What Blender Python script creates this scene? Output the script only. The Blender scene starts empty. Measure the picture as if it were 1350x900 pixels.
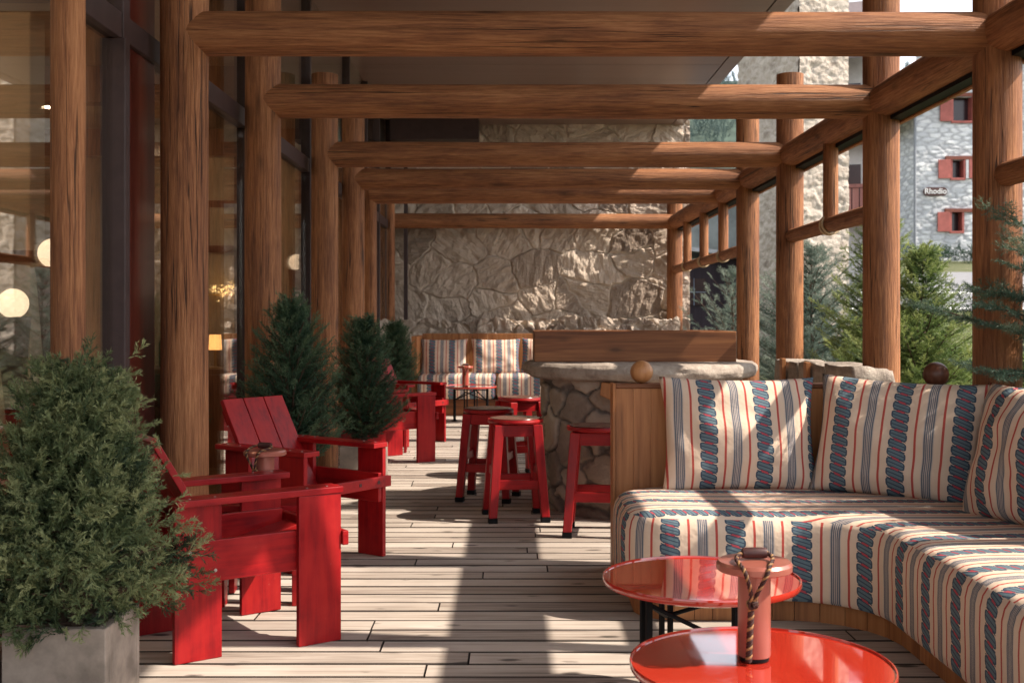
import bpy, bmesh, math, random
import numpy as np
from mathutils import Vector, Matrix, Euler, Quaternion
PI = math.pi
R = math.radians
random.seed(7)
SC = bpy.context.scene
COL = SC.collection

# ------------------------------------------------------------------ object helpers
def thing(name, label, cat, loc=(0, 0, 0), rz=0.0, group=None):
    o = bpy.data.objects.new(name, None)
    COL.objects.link(o)
    o.empty_display_size = 0.1
    o.location = loc
    o.rotation_euler = (0, 0, rz)
    tag(o, label, cat, group)
    return o

def tag(o, label=None, cat=None, group=None, kind=None):
    if label: o['label'] = label
    if cat: o['category'] = cat
    if group: o['group'] = group
    if kind: o['kind'] = kind
    return o

def copy_tree(o, parent=None):
    c = o.copy()
    COL.objects.link(c)
    if parent is not None:
        c.parent = parent
    for ch in list(o.children):
        copy_tree(ch, c)
    return c

def finish(me, name, mat, parent=None, smooth=None, bevel=0.0, loc=None, rot=None):
    o = bpy.data.objects.new(name, me)
    COL.objects.link(o)
    if mat is not None:
        me.materials.append(mat)
    if parent is not None:
        o.parent = parent
    if loc is not None:
        o.location = loc
    if rot is not None:
        o.rotation_euler = rot
    if smooth is not None:
        me.polygons.foreach_set('use_smooth', [True] * len(me.polygons))
        me.set_sharp_from_angle(angle=R(smooth))
    if bevel > 0:
        m = o.modifiers.new('bevel', 'BEVEL')
        m.width = bevel
        m.segments = 2
        m.limit_method = 'ANGLE'
        m.angle_limit = R(40)
    return o

class MB:
    """collects shapes, then links them as ONE mesh object"""
    def __init__(s):
        s.v = []; s.f = []
    def add(s, vs, fs):
        n = len(s.v)
        s.v += [tuple(p) for p in vs]
        s.f += [tuple(i + n for i in f) for f in fs]
        return s
    def box(s, x0, x1, y0, y1, z0, z1, M=None):
        vs = [Vector(p) for p in ((x0, y0, z0), (x1, y0, z0), (x1, y1, z0), (x0, y1, z0),
                                  (x0, y0, z1), (x1, y0, z1), (x1, y1, z1), (x0, y1, z1))]
        if M is not None:
            vs = [M @ p for p in vs]
        return s.add(vs, [(0, 3, 2, 1), (4, 5, 6, 7), (0, 1, 5, 4), (1, 2, 6, 5), (2, 3, 7, 6), (3, 0, 4, 7)])
    def hexa(s, b, t):
        return s.add(list(b) + list(t), [(0, 3, 2, 1), (4, 5, 6, 7), (0, 1, 5, 4), (1, 2, 6, 5), (2, 3, 7, 6), (3, 0, 4, 7)])
    def tube(s, pts, rad, n=10, cap=True):
        pts = [Vector(p) for p in pts]
        rads = rad if isinstance(rad, (list, tuple)) else [rad] * len(pts)
        vs = []; fs = []
        t0 = (pts[1] - pts[0]).normalized()
        ref = Vector((0, 0, 1)) if abs(t0.z) < 0.9 else Vector((1, 0, 0))
        u = t0.cross(ref).normalized()
        for i, p in enumerate(pts):
            a = pts[max(i - 1, 0)]; b = pts[min(i + 1, len(pts) - 1)]
            t = (b - a).normalized()
            u = (u - t * u.dot(t)).normalized()
            w = t.cross(u)
            for k in range(n):
                q = 2 * PI * k / n
                vs.append(p + (u * math.cos(q) + w * math.sin(q)) * rads[i])
        for i in range(len(pts) - 1):
            for k in range(n):
                a = i * n + k; b = i * n + (k + 1) % n
                fs.append((a, b, b + n, a + n))
        if cap:
            fs.append(tuple(range(n - 1, -1, -1)))
            m = (len(pts) - 1) * n
            fs.append(tuple(range(m, m + n)))
        return s.add(vs, fs)
    def lathe(s, prof, n=48, c=(0, 0, 0)):
        vs = []; fs = []
        for r, z in prof:
            for k in range(n):
                q = 2 * PI * k / n
                vs.append((c[0] + r * math.cos(q), c[1] + r * math.sin(q), c[2] + z))
        for i in range(len(prof) - 1):
            for k in range(n):
                a = i * n + k; b = i * n + (k + 1) % n
                fs.append((a, b, b + n, a + n))
        if prof[0][0] > 1e-5: fs.append(tuple(range(n - 1, -1, -1)))
        m = (len(prof) - 1) * n
        if prof[-1][0] > 1e-5: fs.append(tuple(range(m, m + n)))
        return s.add(vs, fs)
    def sphere(s, c, r, n=28, m=16, sz=1.0):
        prof = [(max(r * math.sin(PI * i / m), 1e-6), -r * sz * math.cos(PI * i / m)) for i in range(m + 1)]
        return s.lathe(prof, n, c)
    def prism(s, poly, z0, z1):
        n = len(poly)
        vs = [(p[0], p[1], z0) for p in poly] + [(p[0], p[1], z1) for p in poly]
        fs = [tuple(range(n - 1, -1, -1)), tuple(range(n, 2 * n))]
        for i in range(n):
            j = (i + 1) % n
            fs.append((i, j, j + n, i + n))
        return s.add(vs, fs)
    def build(s, name, mat, parent=None, smooth=None, bevel=0.0, loc=None, rot=None):
        me = bpy.data.meshes.new(name)
        me.from_pydata(s.v, [], s.f)
        me.update()
        return finish(me, name, mat, parent, smooth, bevel, loc, rot)

# ------------------------------------------------------------------ node helpers
class NT:
    def __init__(s, name):
        s.m = bpy.data.materials.new(name)
        s.m.use_nodes = True
        s.t = s.m.node_tree
        s.t.nodes.clear()
        s.out = s.t.nodes.new('ShaderNodeOutputMaterial')
    def n(s, typ, ins=None, out=0, **props):
        nd = s.t.nodes.new('ShaderNode' + typ)
        for k, v in props.items():
            setattr(nd, k, v)
        for k, v in (ins or {}).items():
            sock = nd.inputs[k]
            if isinstance(v, bpy.types.NodeSocket):
                s.t.links.new(v, sock)
            else:
                sock.default_value = v
        return nd.outputs[out]
    def math(s, op, a, b=0.0, c=None):
        ins = {0: a, 1: b}
        if c is not None: ins[2] = c
        return s.n('Math', ins, operation=op)
    def mix(s, fac, a, b, blend='MIX'):
        nd = s.t.nodes.new('ShaderNodeMix')
        nd.data_type = 'RGBA'; nd.blend_type = blend
        for i, v in ((0, fac), (6, a), (7, b)):
            if isinstance(v, bpy.types.NodeSocket): s.t.links.new(v, nd.inputs[i])
            else: nd.inputs[i].default_value = v if i == 0 else (tuple(v) + (1,))[:4]
        return nd.outputs[2]
    def ramp(s, fac, stops):
        nd = s.t.nodes.new('ShaderNodeValToRGB')
        e = nd.color_ramp.elements
        while len(e) < len(stops): e.new(0.5)
        for i, (p, c) in enumerate(stops):
            e[i].position = p
            e[i].color = tuple(c) + (1,) if len(c) == 3 else c
        s.t.links.new(fac, nd.inputs[0])
        return nd.outputs[0]
    def val(s, fac, stops):
        return s.ramp(fac, [(p, (v, v, v)) for p, v in stops])
    def coords(s, out='Object', scale=(1, 1, 1), rnd=0.0, vec=None, rot=None):
        v = vec if vec is not None else s.n('TexCoord', {}, out=['Generated', 'Normal', 'UV', 'Object'].index(out))
        if rnd:
            r = s.n('ObjectInfo', {}, out=5)
            off = s.n('CombineXYZ', {0: s.math('MULTIPLY', r, rnd), 1: s.math('MULTIPLY', r, rnd * 1.7), 2: s.math('MULTIPLY', r, rnd * 2.3)})
            v = s.n('VectorMath', {0: v, 1: off}, operation='ADD')
        ins = {'Vector': v, 'Scale': scale}
        if rot: ins['Rotation'] = rot
        return s.n('Mapping', ins)
    def noise(s, vec, scale, detail=5, rough=0.55, dist=0.0, out=0):
        return s.n('TexNoise', {'Vector': vec, 'Scale': scale, 'Detail': detail, 'Roughness': rough, 'Distortion': dist}, out=out)
    def bump(s, h, strength=0.3, distance=0.01, nrm=None):
        ins = {'Height': h, 'Strength': strength, 'Distance': distance}
        if nrm is not None: ins['Normal'] = nrm
        return s.n('Bump', ins)
    def done(s, color, rough=0.6, spec=0.4, normal=None, metal=0.0, coat=0.0, emit=None, estr=0.0, coat_rough=0.1):
        ins = {'Base Color': color if isinstance(color, bpy.types.NodeSocket) else tuple(color) + (1,),
               'Roughness': rough, 'Specular IOR Level': spec, 'Metallic': metal, 'Coat Weight': coat, 'Coat Roughness': coat_rough}
        if normal is not None: ins['Normal'] = normal
        if emit is not None:
            ins['Emission Color'] = tuple(emit) + (1,); ins['Emission Strength'] = estr
        b = s.n('BsdfPrincipled', ins)
        s.t.links.new(b, s.out.inputs[0])
        return s.m

def mat_log():
    t = NT('log_wood')
    c1 = t.coords(scale=(7, 7, 0.55), rnd=9)
    c2 = t.coords(scale=(70, 70, 4.2), rnd=9)
    c3 = t.coords(scale=(3, 3, 2.2), rnd=9)
    a = t.noise(c1, 1.6, 6, 0.6, 0.7)
    b = t.noise(c2, 1.4, 6, 0.68, 0.4)
    k = t.noise(c3, 1.0, 3)
    f = t.math('ADD', t.math('MULTIPLY', a, 0.42), t.math('ADD', t.math('MULTIPLY', b, 0.50), t.math('MULTIPLY', k, 0.16)))
    col = t.ramp(f, [(0.36, (0.078, 0.028, 0.013)), (0.46, (0.18, 0.067, 0.028)), (0.56, (0.295, 0.117, 0.046)), (0.69, (0.46, 0.205, 0.085))])
    kd = t.n('TexVoronoi', {'Vector': t.coords(scale=(4.5, 4.5, 1.5), rnd=9), 'Scale': 1.0}, out=0)
    kd = t.math('ADD', kd, t.math('MULTIPLY', t.math('SUBTRACT', a, 0.5), 0.3))
    col = t.mix(0.8, col, t.val(kd, [(0.05, 0.25), (0.10, 0.7), (0.17, 1.0)]), 'MULTIPLY')
    check = t.noise(t.coords(scale=(20, 20, 0.35), rnd=9), 1.0, 3, 0.5, 0.15)
    cm = t.val(t.math('ABSOLUTE', t.math('SUBTRACT', check, 0.5)), [(0.004, 0.22), (0.013, 1.0)])
    cw = t.val(t.noise(t.coords(scale=(2, 2, 0.8), rnd=9), 1.0, 2), [(0.46, 1.0), (0.56, 0.0)])
    col = t.mix(cw, t.mix(1.0, col, cm, 'MULTIPLY'), col)
    h = t.math('ADD', f, t.math('MULTIPLY', cm, 0.25))
    return t.done(col, t.val(b, [(0.3, 0.72), (0.7, 0.55)]), 0.28, t.bump(h, 0.8, 0.02))

def mat_wood(name, stops, axis=2, rough=0.5, scale=1.0, bump=0.25, coat=0.0, island=True, knots=False):
    t = NT(name)
    s1 = [9 * scale] * 3; s1[axis] = 0.7 * scale
    s2 = [60 * scale] * 3; s2[axis] = 2.0 * scale
    base = t.n('TexCoord', {}, out=3)
    if island:
        r = t.n('NewGeometry', {}, out=8)
        off = t.n('CombineXYZ', {0: t.math('MULTIPLY', r, 31.0), 1: t.math('MULTIPLY', r, 17.0), 2: t.math('MULTIPLY', r, 23.0)})
        base = t.n('VectorMath', {0: base, 1: off}, operation='ADD')
    a = t.noise(t.coords(vec=base, scale=s1, rnd=5), 1.5, 5, 0.6, 0.8)
    b = t.noise(t.coords(vec=base, scale=s2, rnd=5), 1.0, 4, 0.6, 0.2)
    f = t.math('ADD', t.math('MULTIPLY', a, 0.62), t.math('MULTIPLY', b, 0.38))
    if island:
        f = t.math('ADD', f, t.math('MULTIPLY', t.math('SUBTRACT', r, 0.5), 0.13))
    col = t.ramp(f, stops)
    if knots:
        s3 = [5.5] * 3; s3[axis] = 2.0
        vd = t.n('TexVoronoi', {'Vector': t.coords(vec=base, scale=s3), 'Scale': 1.0, 'Randomness': 1.0}, out=0)
        ks = t.val(vd, [(0.05, 0.25), (0.10, 0.75), (0.16, 1.0)])
        col = t.mix(0.75, col, ks, 'MULTIPLY')
    return t.done(col, rough, 0.35, t.bump(f, bump, 0.006), coat=coat)

def mat_deck():
    t = NT('deck_boards')
    r = t.n('NewGeometry', {}, out=8)
    base = t.n('TexCoord', {}, out=3)
    off = t.n('CombineXYZ', {0: t.math('MULTIPLY', r, 41.0), 1: t.math('MULTIPLY', r, 27.0), 2: t.math('MULTIPLY', r, 13.0)})
    v = t.n('VectorMath', {0: base, 1: off}, operation='ADD')
    a = t.noise(t.coords(vec=v, scale=(1.0, 16, 16)), 1.3, 6, 0.62, 1.2)
    b = t.noise(t.coords(vec=v, scale=(3.0, 90, 90)), 1.0, 4, 0.6)
    f = t.math('ADD', t.math('MULTIPLY', a, 0.55), t.math('MULTIPLY', b, 0.45))
    f = t.math('ADD', f, t.math('MULTIPLY', t.math('SUBTRACT', r, 0.5), 0.24))
    col = t.ramp(f, [(0.32, (0.20, 0.155, 0.125)), (0.43, (0.345, 0.285, 0.235)), (0.54, (0.455, 0.385, 0.325)), (0.70, (0.56, 0.485, 0.415))])
    kd = t.n('TexVoronoi', {'Vector': t.coords(vec=v, scale=(4.2, 9.5, 1)), 'Scale': 1.0}, out=0)
    kw = t.noise(t.coords(vec=v, scale=(9, 30, 30)), 1.0, 4, 0.7)
    km = t.val(t.math('ADD', kd, t.math('MULTIPLY', t.math('SUBTRACT', kw, 0.5), 0.30)), [(0.07, 0.10), (0.13, 0.45), (0.19, 1.0)])
    col = t.mix(0.95, col, km, 'MULTIPLY')
    st = t.noise(t.coords(vec=base, scale=(0.8, 0.8, 0.8)), 1.6, 5, 0.6)
    col = t.mix(t.val(st, [(0.40, 0.0), (0.66, 0.50)]), col, (0.25, 0.205, 0.17))
    split = t.val(t.noise(t.coords(vec=v, scale=(1.2, 55, 55)), 1.0, 2, 0.5, 0.4), [(0.27, 0.35), (0.33, 1.0)])
    col = t.mix(0.8, col, split, 'MULTIPLY')
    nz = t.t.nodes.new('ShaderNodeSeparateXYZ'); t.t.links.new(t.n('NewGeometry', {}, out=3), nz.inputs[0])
    col = t.mix(t.math('LESS_THAN', t.math('ABSOLUTE', nz.outputs[2]), 0.9), col, (0.055, 0.042, 0.034))  # board sides darkened: gap shade put into the colour along with grime
    return t.done(col, 0.66, 0.25, t.bump(f, 0.35, 0.006))

def mat_red(name='red_paint', axis=0):
    t = NT(name)
    sc = [40, 40, 40]; sc[axis] = 3
    g = t.noise(t.coords(scale=tuple(sc), rnd=6), 1.0, 5, 0.62, 0.3)
    w = t.noise(t.coords(scale=(5, 5, 5), rnd=6), 1.0, 5, 0.62)
    col = t.ramp(t.math('ADD', t.math('MULTIPLY', g, 0.5), t.math('MULTIPLY', w, 0.5)),
                 [(0.35, (0.15, 0.004, 0.007)), (0.5, (0.285, 0.008, 0.0095)), (0.68, (0.37, 0.015, 0.012))])
    sf = t.noise(t.coords(scale=(60, 60, 60), rnd=6), 1.0, 4, 0.7)
    sm = t.math('MULTIPLY', t.val(sf, [(0.66, 0.0), (0.72, 0.55)]), t.val(w, [(0.50, 0.0), (0.62, 1.0)]))
    col = t.mix(sm, col, (0.30, 0.085, 0.065))
    return t.done(col, t.val(w, [(0.35, 0.28), (0.65, 0.46)]), 0.24, t.bump(g, 0.16, 0.003))

def mat_plain(name, col, rough=0.5, spec=0.4, metal=0.0, coat=0.0, var=0.12, scale=12.0, bump=0.0):
    t = NT(name)
    n = t.noise(t.coords(rnd=4), scale, 5, 0.6)
    lo = tuple(c * (1 - var) for c in col); hi = tuple(min(c * (1 + var), 1) for c in col)
    c = t.ramp(n, [(0.35, lo), (0.65, hi)])
    return t.done(c, rough, spec, t.bump(n, bump, 0.004) if bump else None, metal=metal, coat=coat)

def mat_emit(name, col, s, base=None):
    t = NT(name)
    return t.done(base or col, 0.3, 0.3, emit=col, estr=s)

def mat_glass():
    t = NT('window_glass')
    f = t.n('LayerWeight', {'Blend': 0.5}, out=1)
    f5 = t.math('POWER', f, 3.2)
    fac = t.math('MULTIPLY_ADD', f5, 0.86, 0.10)
    tr = t.n('BsdfTransparent', {'Color': (0.90, 0.87, 0.82, 1)})
    gl = t.n('BsdfGlossy', {'Color': (0.95, 0.95, 0.95, 1), 'Roughness': 0.015})
    m = t.n('MixShader', {0: fac, 1: tr, 2: gl})
    t.t.links.new(m, t.out.inputs[0])
    return t.m

def mat_fabric():
    t = NT('striped_fabric')
    P = 0.257
    uv = t.n('TexCoord', {}, out=2)
    wob = t.noise(t.coords(vec=uv, scale=(4, 4, 4)), 1.0, 2, 0.5, out=1)
    wv = t.n('VectorMath', {0: wob, 1: (0.5, 0.5, 0.5)}, operation='SUBTRACT')
    uvw = t.n('VectorMath', {0: uv, 1: t.n('VectorMath', {0: wv, 'Scale': 0.007}, operation='SCALE')}, operation='ADD')
    sx = t.t.nodes.new('ShaderNodeSeparateXYZ'); t.t.links.new(uvw, sx.inputs[0])
    u, v = sx.outputs[0], sx.outputs[1]
    fr = t.math('FRACT', t.math('DIVIDE', u, P))
    d = t.math('MULTIPLY', t.math('SUBTRACT', fr, 0.5), P)
    a = t.math('ABSOLUTE', d)
    lt = lambda x, y: t.math('LESS_THAN', x, y)
    gt = lambda x, y: t.math('GREATER_THAN', x, y)
    mul = lambda x, y: t.math('MULTIPLY', x, y)
    mx = lambda x, y: t.math('MAXIMUM', x, y)
    red = lt(t.math('ABSOLUTE', t.math('SUBTRACT', a, 0.0735)), 0.0048)
    tt = t.math('SUBTRACT', P / 2, a)
    grey = mx(lt(t.math('ABSOLUTE', t.math('SUBTRACT', tt, 0.0155)), 0.0032), mx(lt(t.math('ABSOLUTE', t.math('SUBTRACT', tt, 0.0075)), 0.0024), lt(tt, 0.0018)))
    band = lt(tt, 0.0225)
    vv = t.math('DIVIDE', t.math('ADD', v, mul(d, 0.30)), 0.043)
    c = t.math('FRACT', vv)
    par = t.math('GREATER_THAN', t.math('FRACT', mul(vv, 0.5)), 0.5)
    sgn = t.math('SUBTRACT', mul(par, 2.0), 1.0)
    cc = t.math('ABSOLUTE', t.math('SUBTRACT', mul(c, 2.0), 1.0))      # 0 in the middle of an oval, 1 in the gap
    hw = mul(t.math('SQRT', t.math('MAXIMUM', t.math('SUBTRACT', 1.0, mul(mul(mul(cc, cc), mul(cc, cc)), 0.98)), 0.0)), 0.040)
    oval = mul(lt(a, hw), lt(cc, 0.88))
    inner = mul(lt(a, t.math('SUBTRACT', hw, 0.007)), lt(cc, 0.60))
    line = mul(inner, gt(cc, 0.12))
    gap = mul(gt(cc, 0.80), lt(a, 0.036))
    sd = mul(d, sgn)
    conn = mul(gap, gt(sd, 0.014))
    rgap = mul(gap, mul(lt(a, 0.020), t.math('SUBTRACT', 1.0, conn)))
    cream = (0.665, 0.51, 0.385)
    col = t.mix(mul(t.noise(t.coords(vec=uv, scale=(4, 4, 4)), 1.0, 3), 0.35), cream, (0.66, 0.49, 0.38))
    col = t.mix(mul(band, 0.50), col, (0.36, 0.34, 0.35))
    col = t.mix(grey, col, (0.12, 0.13, 0.155))
    col = t.mix(red, col, (0.44, 0.075, 0.060))
    col = t.mix(mx(oval, conn), col, (0.055, 0.078, 0.112))
    col = t.mix(line, col, (0.125, 0.178, 0.205))
    col = t.mix(rgap, col, (0.42, 0.07, 0.085))
    we = t.n('TexWave', {'Vector': t.coords(vec=uv, scale=(1, 1, 1)), 'Scale': 120.0, 'Distortion': 1.5, 'Detail': 2.0}, out=1)
    nz = t.noise(t.coords(vec=uv, scale=(1, 1, 1)), 420.0, 2)
    wr = t.noise(t.coords(scale=(1, 1, 1), rnd=3), 6.0, 4, 0.5)
    bm = t.bump(t.math('ADD', we, nz), 0.12, 0.002)
    bm = t.bump(wr, 0.6, 0.035, bm)
    return t.done(col, 0.85, 0.15, bm)

def mat_stone(name, stops, mortar, ang=True, strength=0.5, dist=0.03, fine=14.0, mort_w=(0.004, 0.016)):
    """stones: attributes 'tone' (per stone), 'edge' (distance to the joint, m) and 'ang' come with the mesh"""
    t = NT(name)
    tone = t.n('Attribute', {}, out=2, attribute_name='tone')
    edge = t.n('Attribute', {}, out=2, attribute_name='edge')
    v = t.n('TexCoord', {}, out=3)
    if ang:
        an = t.n('Attribute', {}, out=2, attribute_name='ang')
        v = t.n('VectorRotate', {'Vector': v, 'Axis': (0, 1, 0), 'Angle': an}, rotation_type='AXIS_ANGLE')
        st = t.noise(t.coords(vec=v, scale=(2.2, 8, 22)), 1.0, 8, 0.68, 1.2)
    else:
        st = t.noise(v, fine * 0.5, 7, 0.65, 0.4)
    fn = t.noise(t.n('TexCoord', {}, out=3), fine * 2.2, 6, 0.68)
    f = t.math('ADD', t.math('MULTIPLY', tone, 0.52), t.math('ADD', t.math('MULTIPLY', st, 0.36), t.math('MULTIPLY', fn, 0.18)))
    col = t.ramp(f, stops)
    mw = t.n('MapRange', {0: edge, 1: mort_w[0], 2: mort_w[1], 3: 1.0, 4: 0.0})
    mw = t.math('MULTIPLY', mw, t.val(fn, [(0.35, 0.55), (0.6, 1.0)]))
    col = t.mix(mw, col, mortar)
    h = t.math('ADD', t.math('MULTIPLY', st, 0.7), t.math('MULTIPLY', fn, 0.45))
    return t.done(col, 0.82, 0.25, t.bump(h, strength, dist))

def mat_leaf(name, stops, trans=0.25):
    t = NT(name)
    f = t.n('Attribute', {}, out=2, attribute_name='tint')
    col = t.ramp(f, stops)
    b = t.n('BsdfPrincipled', {'Base Color': col, 'Roughness': 0.55, 'Specular IOR Level': 0.3})
    tr = t.n('BsdfTranslucent', {'Color': col})
    m = t.n('MixShader', {0: trans, 1: b, 2: tr})
    t.t.links.new(m, t.out.inputs[0])
    return t.m

M = {}
M['log'] = mat_log()
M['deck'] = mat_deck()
M['red'] = mat_red()
M['red_v'] = mat_red('red_paint_upright', 2)
M['fabric'] = mat_fabric()
M['glass'] = mat_glass()
warm = [(0.30, (0.16, 0.056, 0.018)), (0.48, (0.33, 0.128, 0.042)), (0.70, (0.48, 0.215, 0.080))]
M['cedar_v'] = mat_wood('cedar_boards', warm, 2, 0.5)
M['cedar_x'] = mat_wood('cedar_beam', [(0.34, (0.075, 0.024, 0.008)), (0.48, (0.18, 0.062, 0.020)), (0.64, (0.31, 0.125, 0.044))], 0, 0.55, 0.8, knots=True)
M['ball'] = mat_wood('turned_wood', [(0.30, (0.26, 0.11, 0.04)), (0.5, (0.40, 0.18, 0.07)), (0.7, (0.50, 0.25, 0.11))], 2, 0.4, 1.0, 0.1, island=False)
M['shaded_ball'] = mat_wood('shaded_turned_wood', [(0.30, (0.06, 0.022, 0.012)), (0.7, (0.15, 0.055, 0.03))], 2, 0.4, 1.0, 0.1, island=False)  # darker copy of the turned wood, shade put into the colour
M['mahogany'] = mat_wood('mahogany', [(0.30, (0.040, 0.007, 0.005)), (0.5, (0.085, 0.015, 0.009)), (0.75, (0.15, 0.030, 0.016))], 2, 0.3, 0.6, 0.05, coat=0.3)
M['walnut'] = mat_wood('walnut', [(0.30, (0.05, 0.018, 0.008)), (0.5, (0.12, 0.045, 0.018)), (0.75, (0.22, 0.09, 0.035))], 2, 0.35, 0.8, 0.08, coat=0.2)
M['soffit'] = mat_wood('soffit_panels', [(0.25, (0.155, 0.096, 0.076)), (0.5, (0.205, 0.130, 0.104)), (0.75, (0.25, 0.162, 0.130))], 0, 0.30, 0.25, 0.04)
M['frame'] = mat_plain('plum_metal', (0.055, 0.034, 0.032), 0.45, 0.25, 0.0, 0.0)
M['black'] = mat_plain('black_steel', (0.005, 0.005, 0.006), 0.6, 0.15)
def mat_lacquer():
    t = NT('red_lacquer')
    n = t.noise(t.coords(rnd=4), 7, 6, 0.65); n2 = t.noise(t.coords(rnd=4), 60, 4, 0.7)
    r = t.val(t.math('ADD', t.math('MULTIPLY', n, 0.7), t.math('MULTIPLY', n2, 0.3)), [(0.40, 0.03), (0.55, 0.06), (0.68, 0.16)])
    col = t.mix(t.val(n2, [(0.62, 0.0), (0.75, 0.10)]), (0.42, 0.027, 0.014), (0.46, 0.16, 0.11))
    return t.done(col, r, 0.6, coat=1.0, coat_rough=0.03)
M['lacquer'] = mat_lacquer()
M['lamp_rose'] = mat_plain('rose_metal', (0.36, 0.112, 0.078), 0.32, 0.5, 0.25, 0.2, 0.05)
M['lamp_rust'] = mat_plain('rust_metal', (0.40, 0.085, 0.055), 0.32, 0.5, 0.25, 0.2, 0.05)
M['leather'] = mat_plain('dark_leather', (0.05, 0.014, 0.012), 0.5, 0.4, 0, 0, 0.3, 60, 0.2)
M['cord_gold'] = mat_plain('gold_cord', (0.29, 0.15, 0.06), 0.6, 0.3, 0, 0, 0.3, 90, 0.3)
M['cord_dark'] = mat_plain('dark_cord', (0.045, 0.016, 0.012), 0.65, 0.3, 0, 0, 0.3, 90, 0.3)
M['rope'] = mat_plain('hemp_rope', (0.50, 0.36, 0.22), 0.8, 0.2, 0, 0, 0.25, 120, 0.5)
M['concrete'] = mat_plain('concrete', (0.25, 0.205, 0.17), 0.75, 0.25, 0, 0, 0.35, 7, 0.25)
M['plaster'] = mat_plain('beige_plaster', (0.43, 0.35, 0.25), 0.85, 0.2, 0, 0, 0.10, 3, 0.05)
M['in_floor'] = mat_plain('interior_floor', (0.10, 0.055, 0.03), 0.4, 0.4)
M['globe'] = mat_emit('lit_globe', (1.0, 0.77, 0.54), 0.80)
M['warm_lamp'] = mat_emit('lit_ceiling_lamp', (1.0, 0.78, 0.54), 16.0)
M['shade'] = mat_emit('lit_shade', (1.0, 0.45, 0.14), 1.6)
M['gold_leaf'] = mat_emit('lit_gold_leaves', (1.0, 0.66, 0.28), 1.6, (0.6, 0.4, 0.15))
M['bottle'] = mat_plain('bottle_glass', (0.03, 0.035, 0.02), 0.08, 0.6)
M['brass'] = mat_plain('brass', (0.45, 0.27, 0.09), 0.3, 0.5, 0.8)
M['slab'] = None

# ------------------------------------------------------------------ numpy helpers (stones, foliage)
def vnoise(x, y, seed):
    xi = np.floor(x).astype(np.int64); yi = np.floor(y).astype(np.int64)
    fx = x - xi; fy = y - yi
    fx = fx * fx * (3 - 2 * fx); fy = fy * fy * (3 - 2 * fy)
    def h(a, b):
        n = (a * 374761393 + b * 668265263 + seed * 974711) & 0x7fffffff
        n = ((n ^ (n >> 13)) * 1274126177) & 0x7fffffff
        n = n ^ (n >> 16)
        return (n & 0xffff) / 65535.0
    return (h(xi, yi) * (1 - fx) + h(xi + 1, yi) * fx) * (1 - fy) + (h(xi, yi + 1) * (1 - fx) + h(xi + 1, yi + 1) * fx) * fy

def fbm(x, y, seed, n=4):
    s = 0; a = 0.5; t = 0
    for i in range(n):
        s = s + a * vnoise(x, y, seed + i * 31); t += a
        x = x * 2.03 + 5.1; y = y * 2.03 + 1.7; a *= 0.5
    return s / t

def stone_grid(W, H, nu, nv, cw, ch, seed, depth, gap, relief=0.0, jitter=0.85, warp=0.12, layered=True, rough_amp=0.0):
    """heights, per-stone tone, joint distance and grain angle over a W x H face of fitted stones"""
    rg = np.random.default_rng(seed)
    U, V = np.meshgrid(np.linspace(0, W, nu), np.linspace(0, H, nv), indexing='ij')
    gx = int(W / cw) + 3; gy = int(H / ch) + 3
    sx, sy = np.meshgrid(np.arange(gx) - 1, np.arange(gy) - 1, indexing='ij')
    sx = sx + 0.5 * (sy % 2)
    px = ((sx + 0.5 + (rg.random(sx.shape) - 0.5) * jitter) * cw).ravel()
    py = ((sy + 0.5 + (rg.random(sx.shape) - 0.5) * jitter) * ch).ravel()
    asp = ch / cw
    wu = U + (fbm(U / cw * 2, V / ch * 2, seed, 3) - 0.5) * cw * warp * 2
    wv = V + (fbm(U / cw * 2 + 40, V / ch * 2, seed + 5, 3) - 0.5) * ch * warp * 2
    f1 = np.full(U.shape, 1e9); f2 = np.full(U.shape, 1e9); idx = np.zeros(U.shape, int)
    for i in range(len(px)):
        d = np.hypot((wu - px[i]) * asp, wv - py[i])
        c = d < f1
        f2 = np.where(c, f1, np.minimum(f2, d))
        idx = np.where(c, i, idx)
        f1 = np.where(c, d, f1)
    edge = (f2 - f1) * 0.5
    tone = rg.random(len(px))[idx]
    ang = (rg.random(len(px)) * PI)[idx]
    prof = np.clip(edge / gap, 0, 1); prof = prof * prof * (3 - 2 * prof)
    h = depth * prof * (0.55 + 0.45 * rg.random(len(px))[idx])
    tiltx = (rg.random(len(px)) - 0.5)[idx]; tilty = (rg.random(len(px)) - 0.5)[idx]
    h += depth * 0.9 * prof * (tiltx * (wu - px[idx]) / cw + tilty * (wv - py[idx]) / ch)
    if relief:
        ca, sa = np.cos(ang), np.sin(ang)
        a = (U * ca + V * sa); b = (-U * sa + V * ca)
        n = fbm(a * 2.2 + tone * 37, b * 11 + tone * 91, seed + 9, 4)
        st = np.floor(n * 8) / 8 * 0.6 + np.abs(fbm(a * 3 + 9, b * 7 + tone * 50, seed + 3, 4) - 0.5) * 1.6
        h += relief * prof * (st - 0.5)
    if rough_amp:
        h += rough_amp * (fbm(U * 9, V * 9, seed + 77, 4) - 0.5)
    return U, V, h, tone, edge, ang

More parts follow.
